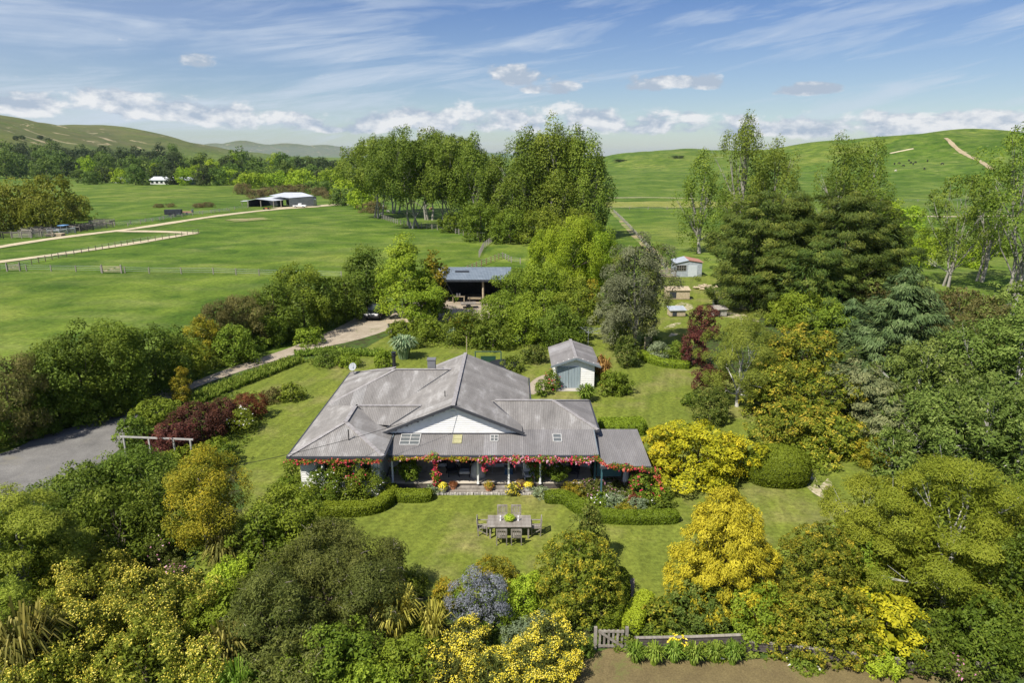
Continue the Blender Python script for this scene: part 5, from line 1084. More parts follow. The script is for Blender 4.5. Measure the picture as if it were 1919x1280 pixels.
# climbing roses along the eaves
def V3(x, y, z): return Vector((x, y, z))
vine('climbing_rose', 'coral red rose along the eave of the white wing', [V3(-12.1, 35.1, 2.5), V3(-11, 34.95, 2.62), V3(-9.8, 34.95, 2.6), V3(-8.6, 34.95, 2.65), V3(-7.3, 35, 2.6)], .17, 1500, 'dense', 'f_coral', 95, .12, fl2='f_red')
vine('climbing_rose', 'red rose tumbling down the post beside the first flower pot', [V3(-4.4, 36.45, .5), V3(-4.45, 36.35, 1.3), V3(-4.4, 36.2, 2.1), V3(-4.5, 36.05, 2.5)], .30, 1500, 'bright', 'f_red', 90, .13, fl2='f_coral')
vine('climbing_rose', 'sparse rose over the west half of the verandah eave', [V3(-7.0, 36.1, 2.25), V3(-5.8, 36.0, 2.3), V3(-4.6, 36.0, 2.3), V3(-3.2, 36.05, 2.27), V3(-1.9, 36.0, 2.25)], .17, 1600, 'goldol', 'f_coral', 55, .10, fl2='f_pink')
vine('climbing_rose', 'crimson rose hanging from the middle of the verandah eave', [V3(-1.9, 36.0, 2.3), V3(-.8, 36.0, 2.32), V3(.4, 35.95, 2.35), V3(1.6, 35.95, 2.38), V3(2.6, 36.0, 2.3), V3(3.6, 36.0, 2.3), V3(4.7, 36.0, 2.3)], .23, 2200, 'mid', 'f_red', 230, .13, hang=.15, fl2='f_pink')
vine('climbing_rose', 'hanging spray of crimson rose above the deck', [V3(-1.75, 36.1, 2.2), V3(-1.6, 36.1, 1.6), V3(-1.55, 36.15, 1.35)], .15, 260, 'mid', 'f_red', 30, .13)
vine('climbing_rose', 'coral rose draped along the lean-to eave', [V3(4.8, 36.0, 2.4), V3(5.3, 35.3, 2.2), V3(6.3, 35.15, 2.15), V3(7.4, 35.1, 2.1), V3(8.1, 35.2, 1.9), V3(8.4, 35.1, 1.1), V3(8.5, 34.9, .4)], .24, 2600, 'dense', 'f_coral', 110, .12, fl2='f_red')
# far valley trees
FG = 'trees along the far side of the valley'
FL = {'f_dark': 'dark pine or macrocarpa among the distant valley trees', 'f_mid': 'mid green tree among the distant valley trees', 'f_will': 'light green willow among the distant valley trees', 'f_scrub': 'brown scrub bush beyond the hay shed', 'f_gold': 'golden willow among the distant valley trees'}
r2 = random.Random(5)
rows = [(-60, 560, 26, 336, 302, ['f_dark', 'f_mid', 'f_will', 'f_mid']), (-60, 640, 22, 326, 298, ['f_dark', 'f_dark', 'f_mid']), (-60, 330, 24, 318, 286, ['f_dark', 'f_mid', 'f_dark']), (-60, 160, 26, 308, 276, ['f_dark', 'f_mid']), (150, 660, 24, 344, 318, ['f_mid', 'f_will', 'f_dark', 'f_mid'])]
for (x0, x1, st, b, t, ks) in rows:
    x = x0
    while x < x1:
        lift = max(0, (260 - x)) * .045; bb = b + r2.uniform(-4, 4); h_ = (b - t) * r2.uniform(.9, 1.65); k = r2.choice(ks)
        zone = 'under the ridge at the frame edge' if x < 60 else 'on the wooded slope under the ridge' if x < 140 else 'behind the golden willows of the flat' if x < 200 else 'west of the white homestead' if x < 285 else 'around the white homestead' if x < 370 else 'between homestead and hay shed' if x < 470 else 'beyond the hay shed roof' if x < 580 else 'next to the poplar grove'
        row_ = {336: 'middle rank', 326: 'second rank', 318: 'third rank', 308: 'topmost rank', 344: 'foremost rank'}[b]; sz = 'tall' if h_ > (b - t) * 1.27 else 'lower'
        far_plant('valley_tree', '%s %s %s, %s' % (sz, {'f_dark': 'dark pine', 'f_mid': 'mid green tree', 'f_will': 'light green willow'}[k], zone, row_), 'tree', x + r2.uniform(-8, 8), bb, bb - h_, st * r2.uniform(1.1, 1.9), k, FG); x += st
for (x, b, t, w, k, l) in [(432, 338, 293, 52, 'f_dark', 'big dome shaped dark tree above the distant valley willows'), (560, 330, 292, 28, 'f_dark', 'dark upright tree near the head of the valley'), (592, 326, 298, 36, 'f_dark', 'dark clump near the head of the valley'), (640, 322, 300, 40, 'f_mid', 'tree at the rocky knoll by the poplar grove'), (318, 330, 290, 46, 'f_dark', 'dark tree behind the white roofed homestead'),
                        (350, 332, 296, 40, 'f_mid', 'grey green tree behind the white roofed homestead'), (297, 333, 302, 26, 'f_will', 'yellow green tree over the homestead roof'), (372, 338, 306, 28, 'f_will', 'bright tree east of the homestead'), (200, 338, 311, 34, 'f_will', 'pale round tree on the flat west of the homestead'), (160, 336, 318, 14, 'f_gold', 'little yellow tree west of the homestead'),
                        (390, 340, 306, 28, 'f_dark', 'dark tree on the flat east of the homestead'), (120, 322, 282, 30, 'f_mid', 'tall green tree on the wooded slope')]:
    far_plant('valley_tree', l, 'tree', x, b, t, w, k, None)
for (x, b, t, w, k) in [(430, 345, 316, 60, 'f_will'), (470, 352, 322, 60, 'f_will'), (520, 350, 322, 70, 'f_will'), (570, 352, 318, 70, 'f_will'), (620, 350, 316, 60, 'f_will'), (600, 362, 338, 60, 'f_mid'), (655, 372, 336, 60, 'f_will'), (640, 385, 352, 50, 'f_mid'), (680, 392, 350, 60, 'f_will'), (500, 338, 312, 60, 'f_mid'), (545, 340, 312, 60, 'f_mid'), (655, 345, 312, 60, 'f_mid')]:
    far_plant('willow_tree', 'light green willow %s the thicket between hay shed and grove, %s' % (('low in', 'high in')[b < 351], ('under the far hills', 'above the shed roof', 'by the grove')[int(x > 510) + int(x > 610)]), 'tree', x, b, t, w, k, 'willows between the hay shed and the poplar grove')
for (x, b, t, w) in [(455, 364, 342, 34), (480, 372, 355, 40), (505, 366, 350, 44), (535, 364, 346, 46), (565, 362, 344, 44), (596, 366, 350, 40), (390, 388, 378, 26), (372, 389, 380, 22), (300, 389, 381, 20), (322, 388, 381, 18), (630, 372, 358, 44), (700, 398, 378, 50)]:
    far_plant('scrub_bush', 'brown scrub bush on the flat around the hay shed', 'shrub', x, b, t, w, 'f_scrub', 'brown scrub around the hay shed')
for (x, b, t, w, l) in [(45, 428, 336, 110, 'big golden willow on the flat behind the stockyards'), (112, 424, 326, 96, 'golden willow with the highest crown behind the stockyards'), (8, 432, 350, 90, 'golden willow at the frame edge behind the stockyards'), (150, 414, 360, 50, 'small golden willow at the end of the clump'), (80, 432, 370, 90, 'low golden willow in front of the clump'), (-60, 430, 340, 120, 'golden willow beyond the frame')]:
    T('f_gold', x, b, t, w, l, 'tree', 'golden_willow_tree', Ls=1.4)
for (x, y) in [(42, 261), (76, 261), (92, 266), (30, 262)]: far_plant('hill_bush', 'dark bush alone on the western ridge slope', 'shrub', x, y, y - 8, 12, 'f_dark', 'dark bushes on the western ridge')
for (x, y, w) in [(1270, 296, 26), (1125, 297, 20), (1160, 303, 24)]: far_plant('hill_bush', 'dark strip of trees on the low eastern hills', 'shrub', x, y, y - 5, w, 'f_dark', 'dark trees on the low eastern hills')
for (x, b, t, w) in [(1660, 425, 372, 70), (1700, 430, 385, 60), (1740, 470, 425, 60), (1720, 500, 452, 70), (1820, 500, 450, 60), (1860, 480, 440, 60), (1670, 460, 415, 60)]:
    far_plant('willow_tree', 'light green willow scrub on the plain behind the cypresses', 'tree', x, b, t, w, 'f_will', 'willow scrub on the plain behind the cypresses')
# low undergrowth that fills the beds
def undergrowth():
    rng = np.random.default_rng(3); Ps = []; regs = [[(-60, 960), (360, 900), (420, 1100), (700, 1130), (1100, 1140), (1120, 1220), (1000, 1300), (-60, 1300)], [(1190, 1150), (1300, 1100), (1600, 960), (1980, 880), (1980, 1275), (1180, 1225)], [(1400, 700), (1590, 640), (1980, 600), (1980, 900), (1620, 880), (1400, 820)],
        [(780, 650), (760, 612), (960, 596), (1080, 560), (1180, 600), (1080, 630), (950, 660)], [(-60, 848), (250, 742), (420, 676), (560, 630), (680, 582), (660, 560), (420, 630), (-60, 760)], [(240, 850), (330, 745), (480, 735), (500, 790), (430, 870), (380, 900), (250, 900)], [(590, 945), (700, 948), (710, 900), (560, 900)], [(1040, 935), (1230, 968), (1250, 930), (1180, 900), (1050, 912)]]
    for rg in regs:
        pts = [PX(*p) for p in rg]; xs = [p.x for p in pts]; ys = [p.y for p in pts]; A = (max(xs) - min(xs)) * (max(ys) - min(ys)); n = int(min(26000, A * 34)); x = rng.uniform(min(xs), max(xs), n); y = rng.uniform(min(ys), max(ys), n)
        ins = np.zeros(n, bool); k = len(pts)
        for i in range(k):
            a, b = pts[i], pts[(i + 1) % k]; c = ((a.y > y) != (b.y > y)) & (x < (b.x - a.x) * (y - a.y) / (b.y - a.y + 1e-9) + a.x); ins ^= c
        Ps.append(np.stack([x[ins], y[ins]], 1))
    Q = np.concatenate(Ps); n = len(Q); hh = .12 + .22 * np.abs(np.sin(Q[:, 0] * 1.3) * np.sin(Q[:, 1] * 1.1 + .7)) ; z = hh * rng.uniform(.15, 1, n)
    P = np.stack([Q[:, 0], Q[:, 1], z], 1); o = leafobj('undergrowth', P, unit(rng.normal(size=(n, 3)) * .6 + np.array([0, 0, 1])), .26, .16, .5 * rng.uniform(0, 1, n) + .4 * (np.sin(Q[:, 0] * .9 + Q[:, 1] * .5) * .5 + .5), LM['ground'], None, rng)
    tag(o, 'low mixed undergrowth covering the soil of the garden beds', 'undergrowth', kind='stuff')
undergrowth()
# ---------------------------------------------------------------- garden furniture
def P0(px, py, z=0.): return PX(px, py, z)
tb = thing('garden_table', 'weathered grey slatted table on the front lawn', 'table', (-.14, 31.75, 0))
for i in range(8): part(MB().box((0, -.52 + i * .148, .735)), 'plank', WOODG, tb) if False else part(MB().box((0, -.52 + i * .148, .735), (2.25, .135, .035)), 'plank', WOODG, tb)
part(MB().box((0, -.50, .68), (2.0, .04, .09)).box((0, .50, .68), (2.0, .04, .09)).box((-1.0, 0, .68), (.04, .96, .09)).box((1.0, 0, .68), (.04, .96, .09)), 'apron', WOODG, tb)
for sx in (-.98, .98):
    for sy in (-.46, .46): part(MB().box((sx, sy, .34), (.08, .08, .68)), 'leg', WOODG, tb)
def chair(label, x, y, rz, arms, group='wooden chairs round the lawn table'):
    t = thing('garden_chair', label, 'chair', (x, y, 0), rz, group)
    for i in range(5): part(MB().box((0, -.2 + i * .1, .44), (.46, .085, .025)), 'seat_slat', WOODG, t)
    for i in range(5): part(MB().box((-.18 + i * .09, .27 , .70), (.055, .02, .42), 0, -.12), 'back_slat', WOODG, t)
    part(MB().box((0, .30, .93), (.52, .035, .09)), 'back_rail', WOODG, t); part(MB().box((0, .245, .50), (.46, .03, .05)), 'back_rail', WOODG, t)
    for sx in (-.25, .25):
        part(MB().bar((sx, -.22, 0), (sx, -.22, .66 if arms else .44), .05), 'leg', WOODG, t); part(MB().bar((sx, .22, 0), (sx, .30, .95), .05), 'leg', WOODG, t)
        part(MB().bar((sx, -.22, .12), (sx, .22, .38), .035), 'brace', WOODG, t)
        if arms: part(MB().box((sx, 0, .67), (.06, .56, .03)), 'armrest', WOODG, t)
    part(MB().box((0, -.22, .2), (.46, .03, .04)), 'stretcher', WOODG, t)
    return t
chair('armchair at the west end of the lawn table', -1.52, 31.75, math.pi / 2, True); chair('armchair at the east end of the lawn table', 1.24, 31.75, -math.pi / 2, True)
chair('west chair on the house side of the lawn table', -.52, 32.75, 0, False); chair('east chair on the house side of the lawn table', .22, 32.75, 0, False)
chair('west chair on the hedge side of the lawn table', -.52, 30.85, math.pi, False); chair('east chair on the hedge side of the lawn table', .22, 30.85, math.pi, False)
CER = plain('white_ceramic', (.72, .70, .72), .3)
for x, l in ((-.45, 'white vase west of the table plant'), (.47, 'white vase east of the table plant')):
    v = MB().lathe([(.06, 0), (.065, .02), (.03, .07), (.045, .13), (.025, .19), (.05, .25), (.04, .26)], 12).build('vase', CER, None, True, (x - .14, 31.78, .755)); tag(v, l, 'vase')
pl = thing('potted_plant', 'bushy green plant in a bowl in the middle of the lawn table', 'potted plant', (-.12, 31.8, .755)); part(MB().lathe([(.12, 0), (.2, .1), (.19, .1)], 14), 'bowl', TERRA, pl)
rg = np.random.default_rng(4); n_ = 500; D_ = unit(rg.normal(size=(n_, 3)) + np.array([0, 0, .5])); leafobj('foliage', D_ * np.array([.30, .27, .18]) * rg.uniform(.6, 1.05, (n_, 1)) + np.array([0, 0, .16]), unit(D_ + np.array([0, 0, .6])), .10, .06, rg.uniform(0, 1, n_), LM['lime'], pl, rg)
# pots
def pot(label, x, y, z, r, h, mat, fol, fh, fl=None):
    t = thing('flower_pot', label, 'flower pot', (x, y, z)); part(MB().lathe([(r * .68, 0), (r * .95, h * .85), (r * 1.08, h * .86), (r * 1.08, h), (r * .9, h), (r * .85, h * .9)], 14), 'pot', mat, t, smooth=False)
    n = 420; D = unit(rg.normal(size=(n, 3)) + np.array([0, 0, .6])); P = D * np.array([r * 1.25, r * 1.25, fh]) * rg.uniform(.5, 1.05, (n, 1)) + np.array([0, 0, h]); leafobj('foliage', P, unit(D + np.array([0, 0, .5])), .08, .05, rg.uniform(0, 1, n), LM[fol], t, rg)
    if fl: k = 150; D = unit(rg.normal(size=(k, 3)) + np.array([0, -.3, .9])); leafobj('flowers', D * np.array([r * 1.3, r * 1.3, fh * 1.05]) + np.array([0, 0, h]), D, .075, .07, rg.uniform(0, 1, k), LM[fl], t, rg)
pot('grey pot of yellow flowers at the west end of the steps', -4.02, 36.15, .0, .23, .42, POTGREY, 'mid', .28, 'f_yellow'); pot('round terracotta pot behind the grey one', -3.45, 36.52, .12, .24, .34, TERRA, 'red', .10)
pot('terracotta bowl with orange leaved plant in the middle of the steps', -1.35, 36.38, .12, .28, .30, TERRA, 'goldol', .30); pot('terracotta pot at the east end of the steps', .5, 36.55, .24, .24, .34, TERRA, 'scrub', .08)
pot('white pot of orange pansies at the east end of the steps', .95, 36.35, .12, .24, .36, POTGREY, 'goldol', .14, 'f_yellow'); T('euryops', 963, 932, 905, 26, 'yellow daisy mound beside the east terracotta pot')
# verandah things
def simple(name, label, cat, loc, rz, parts):
    t = thing(name, label, cat, loc, rz)
    for pn, mb, m in parts: part(mb, pn, m, t)
    return t
DKFAB = plain('dark_cushion', (.03, .032, .04), .9); GREYFAB = noisy('grey_cover', (.30, .31, .33), (.46, .47, .50), 3., .8); BLUEP = plain('blue_plastic', (.04, .10, .18), .5); REDP = plain('red_cloth', (.40, .08, .06), .8)
def lounge(label, x, y, rz, m1, m2):
    t = thing('verandah_chair', label, 'chair', (x, y, .4), rz); part(MB().box((0, 0, .30), (.62, .62, .16)), 'seat', m2, t, bevel=.03); part(MB().box((0, .30, .62), (.58, .12, .66), 0, -.2), 'backrest', m1, t, bevel=.03)
    for sx in (-.34, .34): part(MB().box((sx, 0, .46), (.07, .6, .06)), 'armrest', m1, t)
    for sx in (-.3, .3):
        for sy in (-.26, .26): part(MB().box((sx, sy, .12), (.05, .05, .24)), 'leg', m1, t)
lounge('dark armchair with pale cushion on the verandah', -2.85, 37.7, 0, DKFAB, GREYFAB); lounge('dark folded sun chair next to the armchair on the verandah', -3.6, 37.8, .3, DKFAB, DKFAB); lounge('white chair behind the red rose on the deck', 1.0, 37.3, .2, WHITE, GREYFAB); lounge('dark chair at the east end of the verandah', 3.7, 37.7, -.2, DKFAB, DKFAB)
mb = MB().lathe([(.50, 0), (.48, .3), (.42, .62), (.30, .86), (.12, .98), (.02, 1.0)], 9); mb.v = [(x * (1 + .08 * math.sin(z * 9 + x * 7)), y * .8, z) for x, y, z in mb.v]
tag(mb.build('covered_barbecue', GREYFAB, None, True, (-2.05, 37.55, .4)), 'barbecue under a loose grey cover on the verandah', 'barbecue')
simple('cool_box', 'dark blue box on the verandah deck', 'box', (-.2, 38.0, .4), 0, [('body', MB().box((0, 0, .2), (.5, .4, .4)), BLUEP), ('lid', MB().box((0, 0, .425), (.53, .43, .05)), GREYTRIM)])
simple('verandah_table', 'long table with red cloth under the crimson rose', 'table', (-.5, 38.3, .4), 0, [('table_top', MB().box((0, 0, .72), (1.6, .6, .05)), REDP)] + [('leg', MB().box((sx, sy, .35), (.06, .06, .70)), WOODG) for sx in (-.7, .7) for sy in (-.22, .22)])
simple('cupboard', 'pale cupboard against the verandah wall behind the rose', 'cupboard', (-5.2, 38.45, .4), 0, [('body', MB().box((0, 0, .45), (1.2, .5, .9)), WOODG), ('top', MB().box((0, 0, .92), (1.26, .56, .04)), WHITE)])
simple('gas_bottle', 'white gas bottle under the lean-to', 'gas bottle', (6.75, 37.0, .11), 0, [('bottle', MB().lathe([(.16, 0), (.18, .05), (.18, .95), (.1, 1.1), (.05, 1.12)], 12), CER), ('collar', MB().lathe([(.09, 1.12), (.09, 1.22), (.08, 1.22)], 10), STEEL)])
# power cable from the gable to beyond the trees
a_ = Vector((-3.5, 38.0, 4.75)); b_ = PX(372, 886, 4.3); pts_ = [a_.lerp(b_, i / 24) - Vector((0, 0, 4 * .35 * (i / 24) * (1 - i / 24) + .9 * i / 24 * 0)) for i in range(25)]
tag(MB().tube([p - a_ for p in pts_], .014, 4).build('power_cable', BLACKM, None, False, a_), 'thin black power cable running from the gable peak over the west lawn', 'cable')
pole_ = thing('power_pole', 'wooden pole carrying the cable, inside the golden olive tree', 'pole', (b_.x, b_.y, 0)); part(MB().tube([(0, 0, 0), (0, 0, 4.5)], [.12, .09], 8), 'pole', WOODG, pole_); part(MB().box((0, 0, 4.25), (.1, .9, .1)), 'crossarm', WOODG, pole_)
# ---------------------------------------------------------------- garden gate and board fence
gt = thing('garden_gate', 'silvered picket gate with diagonal brace at the end of the path', 'gate', (P0(1144, 1217).x, P0(1144, 1217).y, 0), -.02)
for i in range(6): part(MB().box((-.44 + i * .176, 0, .48), (.085, .022, .86)), 'picket', WOODG, gt)
for z in (.16, .84): part(MB().box((0, -.025, z), (1.02, .03, .10)), 'rail', WOODG, gt)
part(MB().bar((-.48, -.045, .84), (.48, -.045, .14), .03, .10), 'brace', WOODG, gt)
for sx, l in ((-.62, 'wooden gate post west of the picket gate'), (.62, 'wooden gate post east of the picket gate')):
    g2 = gt.location + Vector((sx, 0, 0)); tag(MB().box((0, 0, .5), (.12, .12, 1.05)).build('gate_post', WOODG, None, loc=g2), l, 'gate post')
def board_fence(label, pts, h, boards_n, post_step=1.8, mat=DKWOOD):
    A = [PX(*p) for p in pts]; t = thing('board_fence', label, 'fence', A[0]); o = A[0]
    for i in range(len(A) - 1):
        d = (A[i + 1] - A[i]); L = d.length; n = max(1, round(L / post_step))
        for k in range(n + 1): q = A[i] + d * (k / n) - o; part(MB().box((q.x, q.y, h / 2), (.11, .11, h + .06)), 'post', mat, t)
        for k in range(n):
            p, q = A[i] + d * (k / n) - o, A[i] + d * ((k + 1) / n) - o
            for b in range(boards_n): z = h - .09 - b * .21; part(MB().bar((p.x, p.y - .07, z), (q.x, q.y - .07, z), .03, .18), 'board', mat, t)
        for k in range(n): p, q = A[i] + d * (k / n) - o, A[i] + d * ((k + 1) / n) - o; part(MB().bar((p.x, p.y - .05, h + .03), (q.x, q.y - .05, h + .03), .14, .03), 'cap_board', WOODG, t)
board_fence('dark board fence with grey capping between gate and green shrub', [(1190, 1218), (1290, 1216), (1392, 1212)], .56, 2)
board_fence('end of the dark board fence below the olive yellow tree', [(1700, 1262), (1780, 1266), (1860, 1262)], .5, 2); board_fence('dark board fence hidden by the low robinia', [(1400, 1222), (1550, 1240), (1690, 1258)], .52, 2)
# pergola
PGM = noisy('old_white_paint', (.30, .285, .26), (.46, .44, .41), 3.)
pg = thing('pergola', 'white beam pergola under the purple maples beside the drive', 'pergola', P0(300, 862)); o_ = pg.location
p1, p2 = P0(238, 862), P0(362, 868)
for f, hgt in ((0., 1.4), (.38, 1.4), (.75, 1.4), (1., 1.4)):
    q = p1.lerp(p2, f) - o_; part(MB().box((q.x, q.y, .8), (.09, .09, 1.6)), 'post', PGM, pg)
for dy in (0,): part(MB().bar(p1 - o_ + Vector((-.2, dy, 1.62)), p2 - o_ + Vector((.2, dy, 1.62)), .07, .10), 'beam', PGM, pg)
# bench
bn = thing('garden_bench', 'small rustic wooden bench in front of the large clipped hedge', 'bench', P0(1437, 903), .35)
for i in range(4): part(MB().box((0, -.17 + i * .11, .43), (.9, .095, .03)), 'seat_slat', WOODG, bn)
for i in range(3): part(MB().box((0, .24 + i * .02, .58 + i * .13), (.9, .025, .10)), 'back_slat', WOODG, bn)
for sx in (-.4, .4):
    part(MB().bar((sx, -.2, 0), (sx, -.2, .62), .06), 'leg', WOODG, bn); part(MB().bar((sx, .22, 0), (sx, .30, .92), .06), 'leg', WOODG, bn); part(MB().box((sx, .02, .63), (.07, .5, .04)), 'armrest', WOODG, bn)
# behind the house: trampoline, frame, clothes line, yard gate
tr = thing('trampoline', 'round black trampoline behind the house roof', 'trampoline', P0(945, 694)); part(MB().lathe([(1.45, .62), (1.45, .66), (1.25, .665), (.01, .665)], 24), 'mat', BLACKM, tr)
for k in range(6): part(MB().tube([(1.38 * math.cos(k * 1.047), 1.38 * math.sin(k * 1.047), 0), (1.38 * math.cos(k * 1.047), 1.38 * math.sin(k * 1.047), .64)], .03, 6), 'leg', STEEL, tr)
sw = thing('garden_swing_frame', 'green steel frame standing north of the house', 'frame', P0(915, 688)); GRN = plain('green_steel', (.02, .06, .04), .4)
for sx in (-1.2, 1.2): part(MB().tube([(sx, -.7, 0), (sx, 0, 1.5), (sx, .7, 0)], .05, 6), 'a_frame', GRN, sw)
part(MB().tube([(-1.2, 0, 1.5), (1.2, 0, 1.5)], .05, 6), 'crossbar', GRN, sw); part(MB().box((0, 0, .45), (1.4, .5, .05)).box((0, .24, .75), (1.4, .05, .5)), 'seat', GRN, sw)
cl_ = thing('clothes_line', 'folding steel clothes line north of the garage', 'clothes line', P0(1102, 650)); part(MB().tube([(0, 0, 0), (0, 0, 1.75)], .04, 7), 'post', STEEL, cl_)
for k in range(4): part(MB().tube([(0, 0, 1.5), (1.75 * math.cos(k * 1.571 + .5), 1.75 * math.sin(k * 1.571 + .5), 1.85)], .022, 5), 'arm', STEEL, cl_)
for r in (.7, 1.1, 1.5): part(MB().tube([(r * math.cos(k * 1.571 + .5), r * math.sin(k * 1.571 + .5), 1.5 + .2 * r) for k in range(5)], .008, 3), 'line', STEEL, cl_)
yg = thing('wooden_gate', 'orange brown slatted wooden gate to the yard', 'gate', P0(1214, 652), .9)
for i in range(5): part(MB().box((0, 0, .25 + i * .22), (1.3, .03, .10)), 'rail', RAWWOOD, yg)
for sx in (-.68, .68): part(MB().box((sx, 0, .65), (.12, .12, 1.35)), 'post', RAWWOOD, yg)
# ---------------------------------------------------------------- barn and yard
bx0, bx1, by0, by1 = -10.4, -.2, 89.5, 96.0
bn2 = thing('open_barn', 'open fronted barn with blue grey iron roof behind the oak', 'barn', (-5, 93, 0))
roof_sheets(bn2, (bx0, by0 - .5, 3.35), (1, 0, 0), (0, 1, 0), .07, [(0, 0, 7.4), (10.3, 0, 7.4)], SHEDROOF, cor=.2, width=5, amp=.02)
def bb(name, c, d, m, t=bn2): part(MB().box((c[0] - t.location.x, c[1] - t.location.y, c[2] - t.location.z), d), name, m, t)
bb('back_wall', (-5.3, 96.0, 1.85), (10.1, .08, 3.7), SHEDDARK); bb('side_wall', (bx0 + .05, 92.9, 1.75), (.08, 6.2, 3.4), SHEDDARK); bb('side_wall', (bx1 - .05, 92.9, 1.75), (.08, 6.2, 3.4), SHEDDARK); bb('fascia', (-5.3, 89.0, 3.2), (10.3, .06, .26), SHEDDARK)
for x in (-9.9, -3.85, -.6): part(MB().tube([(x + 5, 89.6 - 93, 0), (x + 5, 89.6 - 93, 3.3)], .14, 8), 'pole', RAWWOOD, bn2)
bb('painted_roof_opening', (-6.9, 93.6, 3.74), (1.9, .9, .05), SHEDDARK); bb('dirt_floor', (-5.3, 93, .04), (10, 6.4, .04), DRIVE_DIRT)  # roof hole is a solid slab, its inner shade put into the dark colour
simple('workbench', 'timber workbench with white tins inside the barn', 'workbench', (-7.2, 90.4, 0), 0, [('bench_top', MB().box((0, 0, .85), (1.7, .7, .08)), RAWWOOD), ('leg', MB().box((-.75, 0, .42), (.1, .6, .8)), RAWWOOD), ('leg', MB().box((.75, 0, .42), (.1, .6, .8)), RAWWOOD), ('tin', MB().lathe([(.12, .89), (.12, 1.25), (.1, 1.26)], 8, (-.2, 0, 0)), CER), ('tin', MB().lathe([(.12, .89), (.12, 1.25), (.1, 1.26)], 8, (.15, 0, 0)), CER)])
simple('timber_rack', 'stacked timber behind the barn pole', 'timber rack', (-4.9, 90.6, 0), 0, [('rack', MB().box((-.8, 0, .4), (.08, .8, .8)).box((.8, 0, .4), (.08, .8, .8)), DKWOOD)] + [('plank', MB().box((0, -.25 + .17 * (i % 4), .5 + .1 * (i // 4)), (2.1, .15, .06), .03 * (i % 3)), RAWWOOD) for i in range(12)])
tq = thing('trailer', 'small flat wooden trailer parked on the barn forecourt', 'trailer', P0(878, 577), .15)
for i in range(5): part(MB().box((0, -.5 + i * .25, .55), (2.0, .23, .05)), 'plank', WOODG, tq)
part(MB().box((0, -.62, .64), (2.0, .04, .16)).box((0, .62, .64), (2.0, .04, .16)), 'side_board', WOODG, tq); part(MB().bar((1., 0, .45), (1.9, 0, .4), .08), 'drawbar', BLACKM, tq)
for sy in (-.66, .66):
    w_ = MB(); w_.tube([(0, sy - .08, .3), (0, sy + .08, .3)], .3, 14); part(w_, 'wheel', BLACKM, tq)
sh = thing('stone_shelter', 'low stone shelter with timber roof at the drive edge', 'shelter', P0(745, 622), .3); part(MB().box((-.9, 0, .55), (.35, .8, 1.1)).box((.9, 0, .55), (.35, .8, 1.1)).box((0, .35, .5), (1.5, .12, 1.0)), 'wall', STONE, sh)
for i in range(5): part(MB().box((0, -.5 + i * .25, 1.18 + .03 * i), (2.4, .24, .05)), 'roof_board', RAWWOOD, sh)
# vehicle builder
TYRE = plain('tyre_rubber', (.02, .02, .02), .9); WIND = plain('vehicle_glass', (.03, .04, .05), .05, .9); CHROME = plain('wheel_metal', (.4, .4, .42), .3, .5, .6)
def vehicle(name, label, cat, loc, rz, mat, kind):
    t = thing(name, label, cat, loc, rz); W = 1.75
    if kind == 'ute': prof_ = [(-2.5, .45), (-2.5, .95), (-.45, .98), (-.40, 1.62), (.75, 1.66), (1.25, 1.08), (2.35, .98), (2.5, .80), (2.5, .42)]; cab = [(-.36, 1.05), (-.32, 1.56), (.70, 1.59), (1.14, 1.06)]
    else: prof_ = [(-2.25, .42), (-2.3, 1.0), (-2.15, 1.62), (.55, 1.72), (1.2, 1.10), (2.15, .98), (2.3, .78), (2.3, .40)]; cab = [(-2.0, 1.08), (-1.95, 1.52), (.48, 1.60), (1.04, 1.08)]
    def ex(pr, w0, w1, zt):
        mb = MB(); n = len(pr); vs = []
        for s in (-1, 1): vs += [(x, s * (w0 if z < 1.05 else w1), z) for x, z in pr]
        fs = [tuple(range(n)), tuple(range(2 * n - 1, n - 1, -1))] + [(i, i + n, (i + 1) % n + n, (i + 1) % n) for i in range(n)]; return mb.add(vs, fs)
    part(ex(prof_, W / 2, W / 2 * .84, 0), 'body', mat, t, bevel=.06); part(ex(cab, W / 2 + .005, W / 2 * .86, 0), 'side_window', WIND, t)
    xa, za, xb, zb_ = (.80, 1.60, 1.22, 1.12) if kind == 'ute' else (.62, 1.66, 1.18, 1.14)
    part(MB().add([(xa + .03, -.62, za), (xa + .03, .62, za), (xb + .03, .72, zb_), (xb + .03, -.72, zb_)], [(0, 1, 2, 3)]), 'windscreen', WIND, t)
    if kind == 'ute': part(MB().box((-1.45, 0, .99), (1.8, 1.5, .02)), 'tray', BLACKM, t)
    for sy in (-.6, .6): part(MB().box((prof_[-1][0] + .01, sy, .78), (.06, .32, .16)), 'headlight', CER, t)
    part(MB().box((prof_[-1][0] + .02, 0, .52), (.1, 1.6, .16)), 'bumper', BLACKM, t)
    for x in (-1.5, 1.45):
        for s in (-1, 1):
            w = part(MB().tube([(x, s * .70, .36), (x, s * .90, .36)], .36, 18), 'wheel', TYRE, t); part(MB().tube([(x, s * .88, .36), (x, s * .915, .36)], .2, 10), 'rim', CHROME, w)
    return t
vehicle('parked_car', 'dark four wheel drive car half hidden by the oak on the dirt drive', 'car', P0(706, 594), -1.9 + .25, plain('dark_car_paint', (.04, .045, .055), .25, .6), 'car')
vehicle('parked_ute', 'white pickup parked in front of the hay shed', 'pickup', GX(562, 389), .05, plain('white_car_paint', (.75, .75, .75), .3, .6), 'ute')
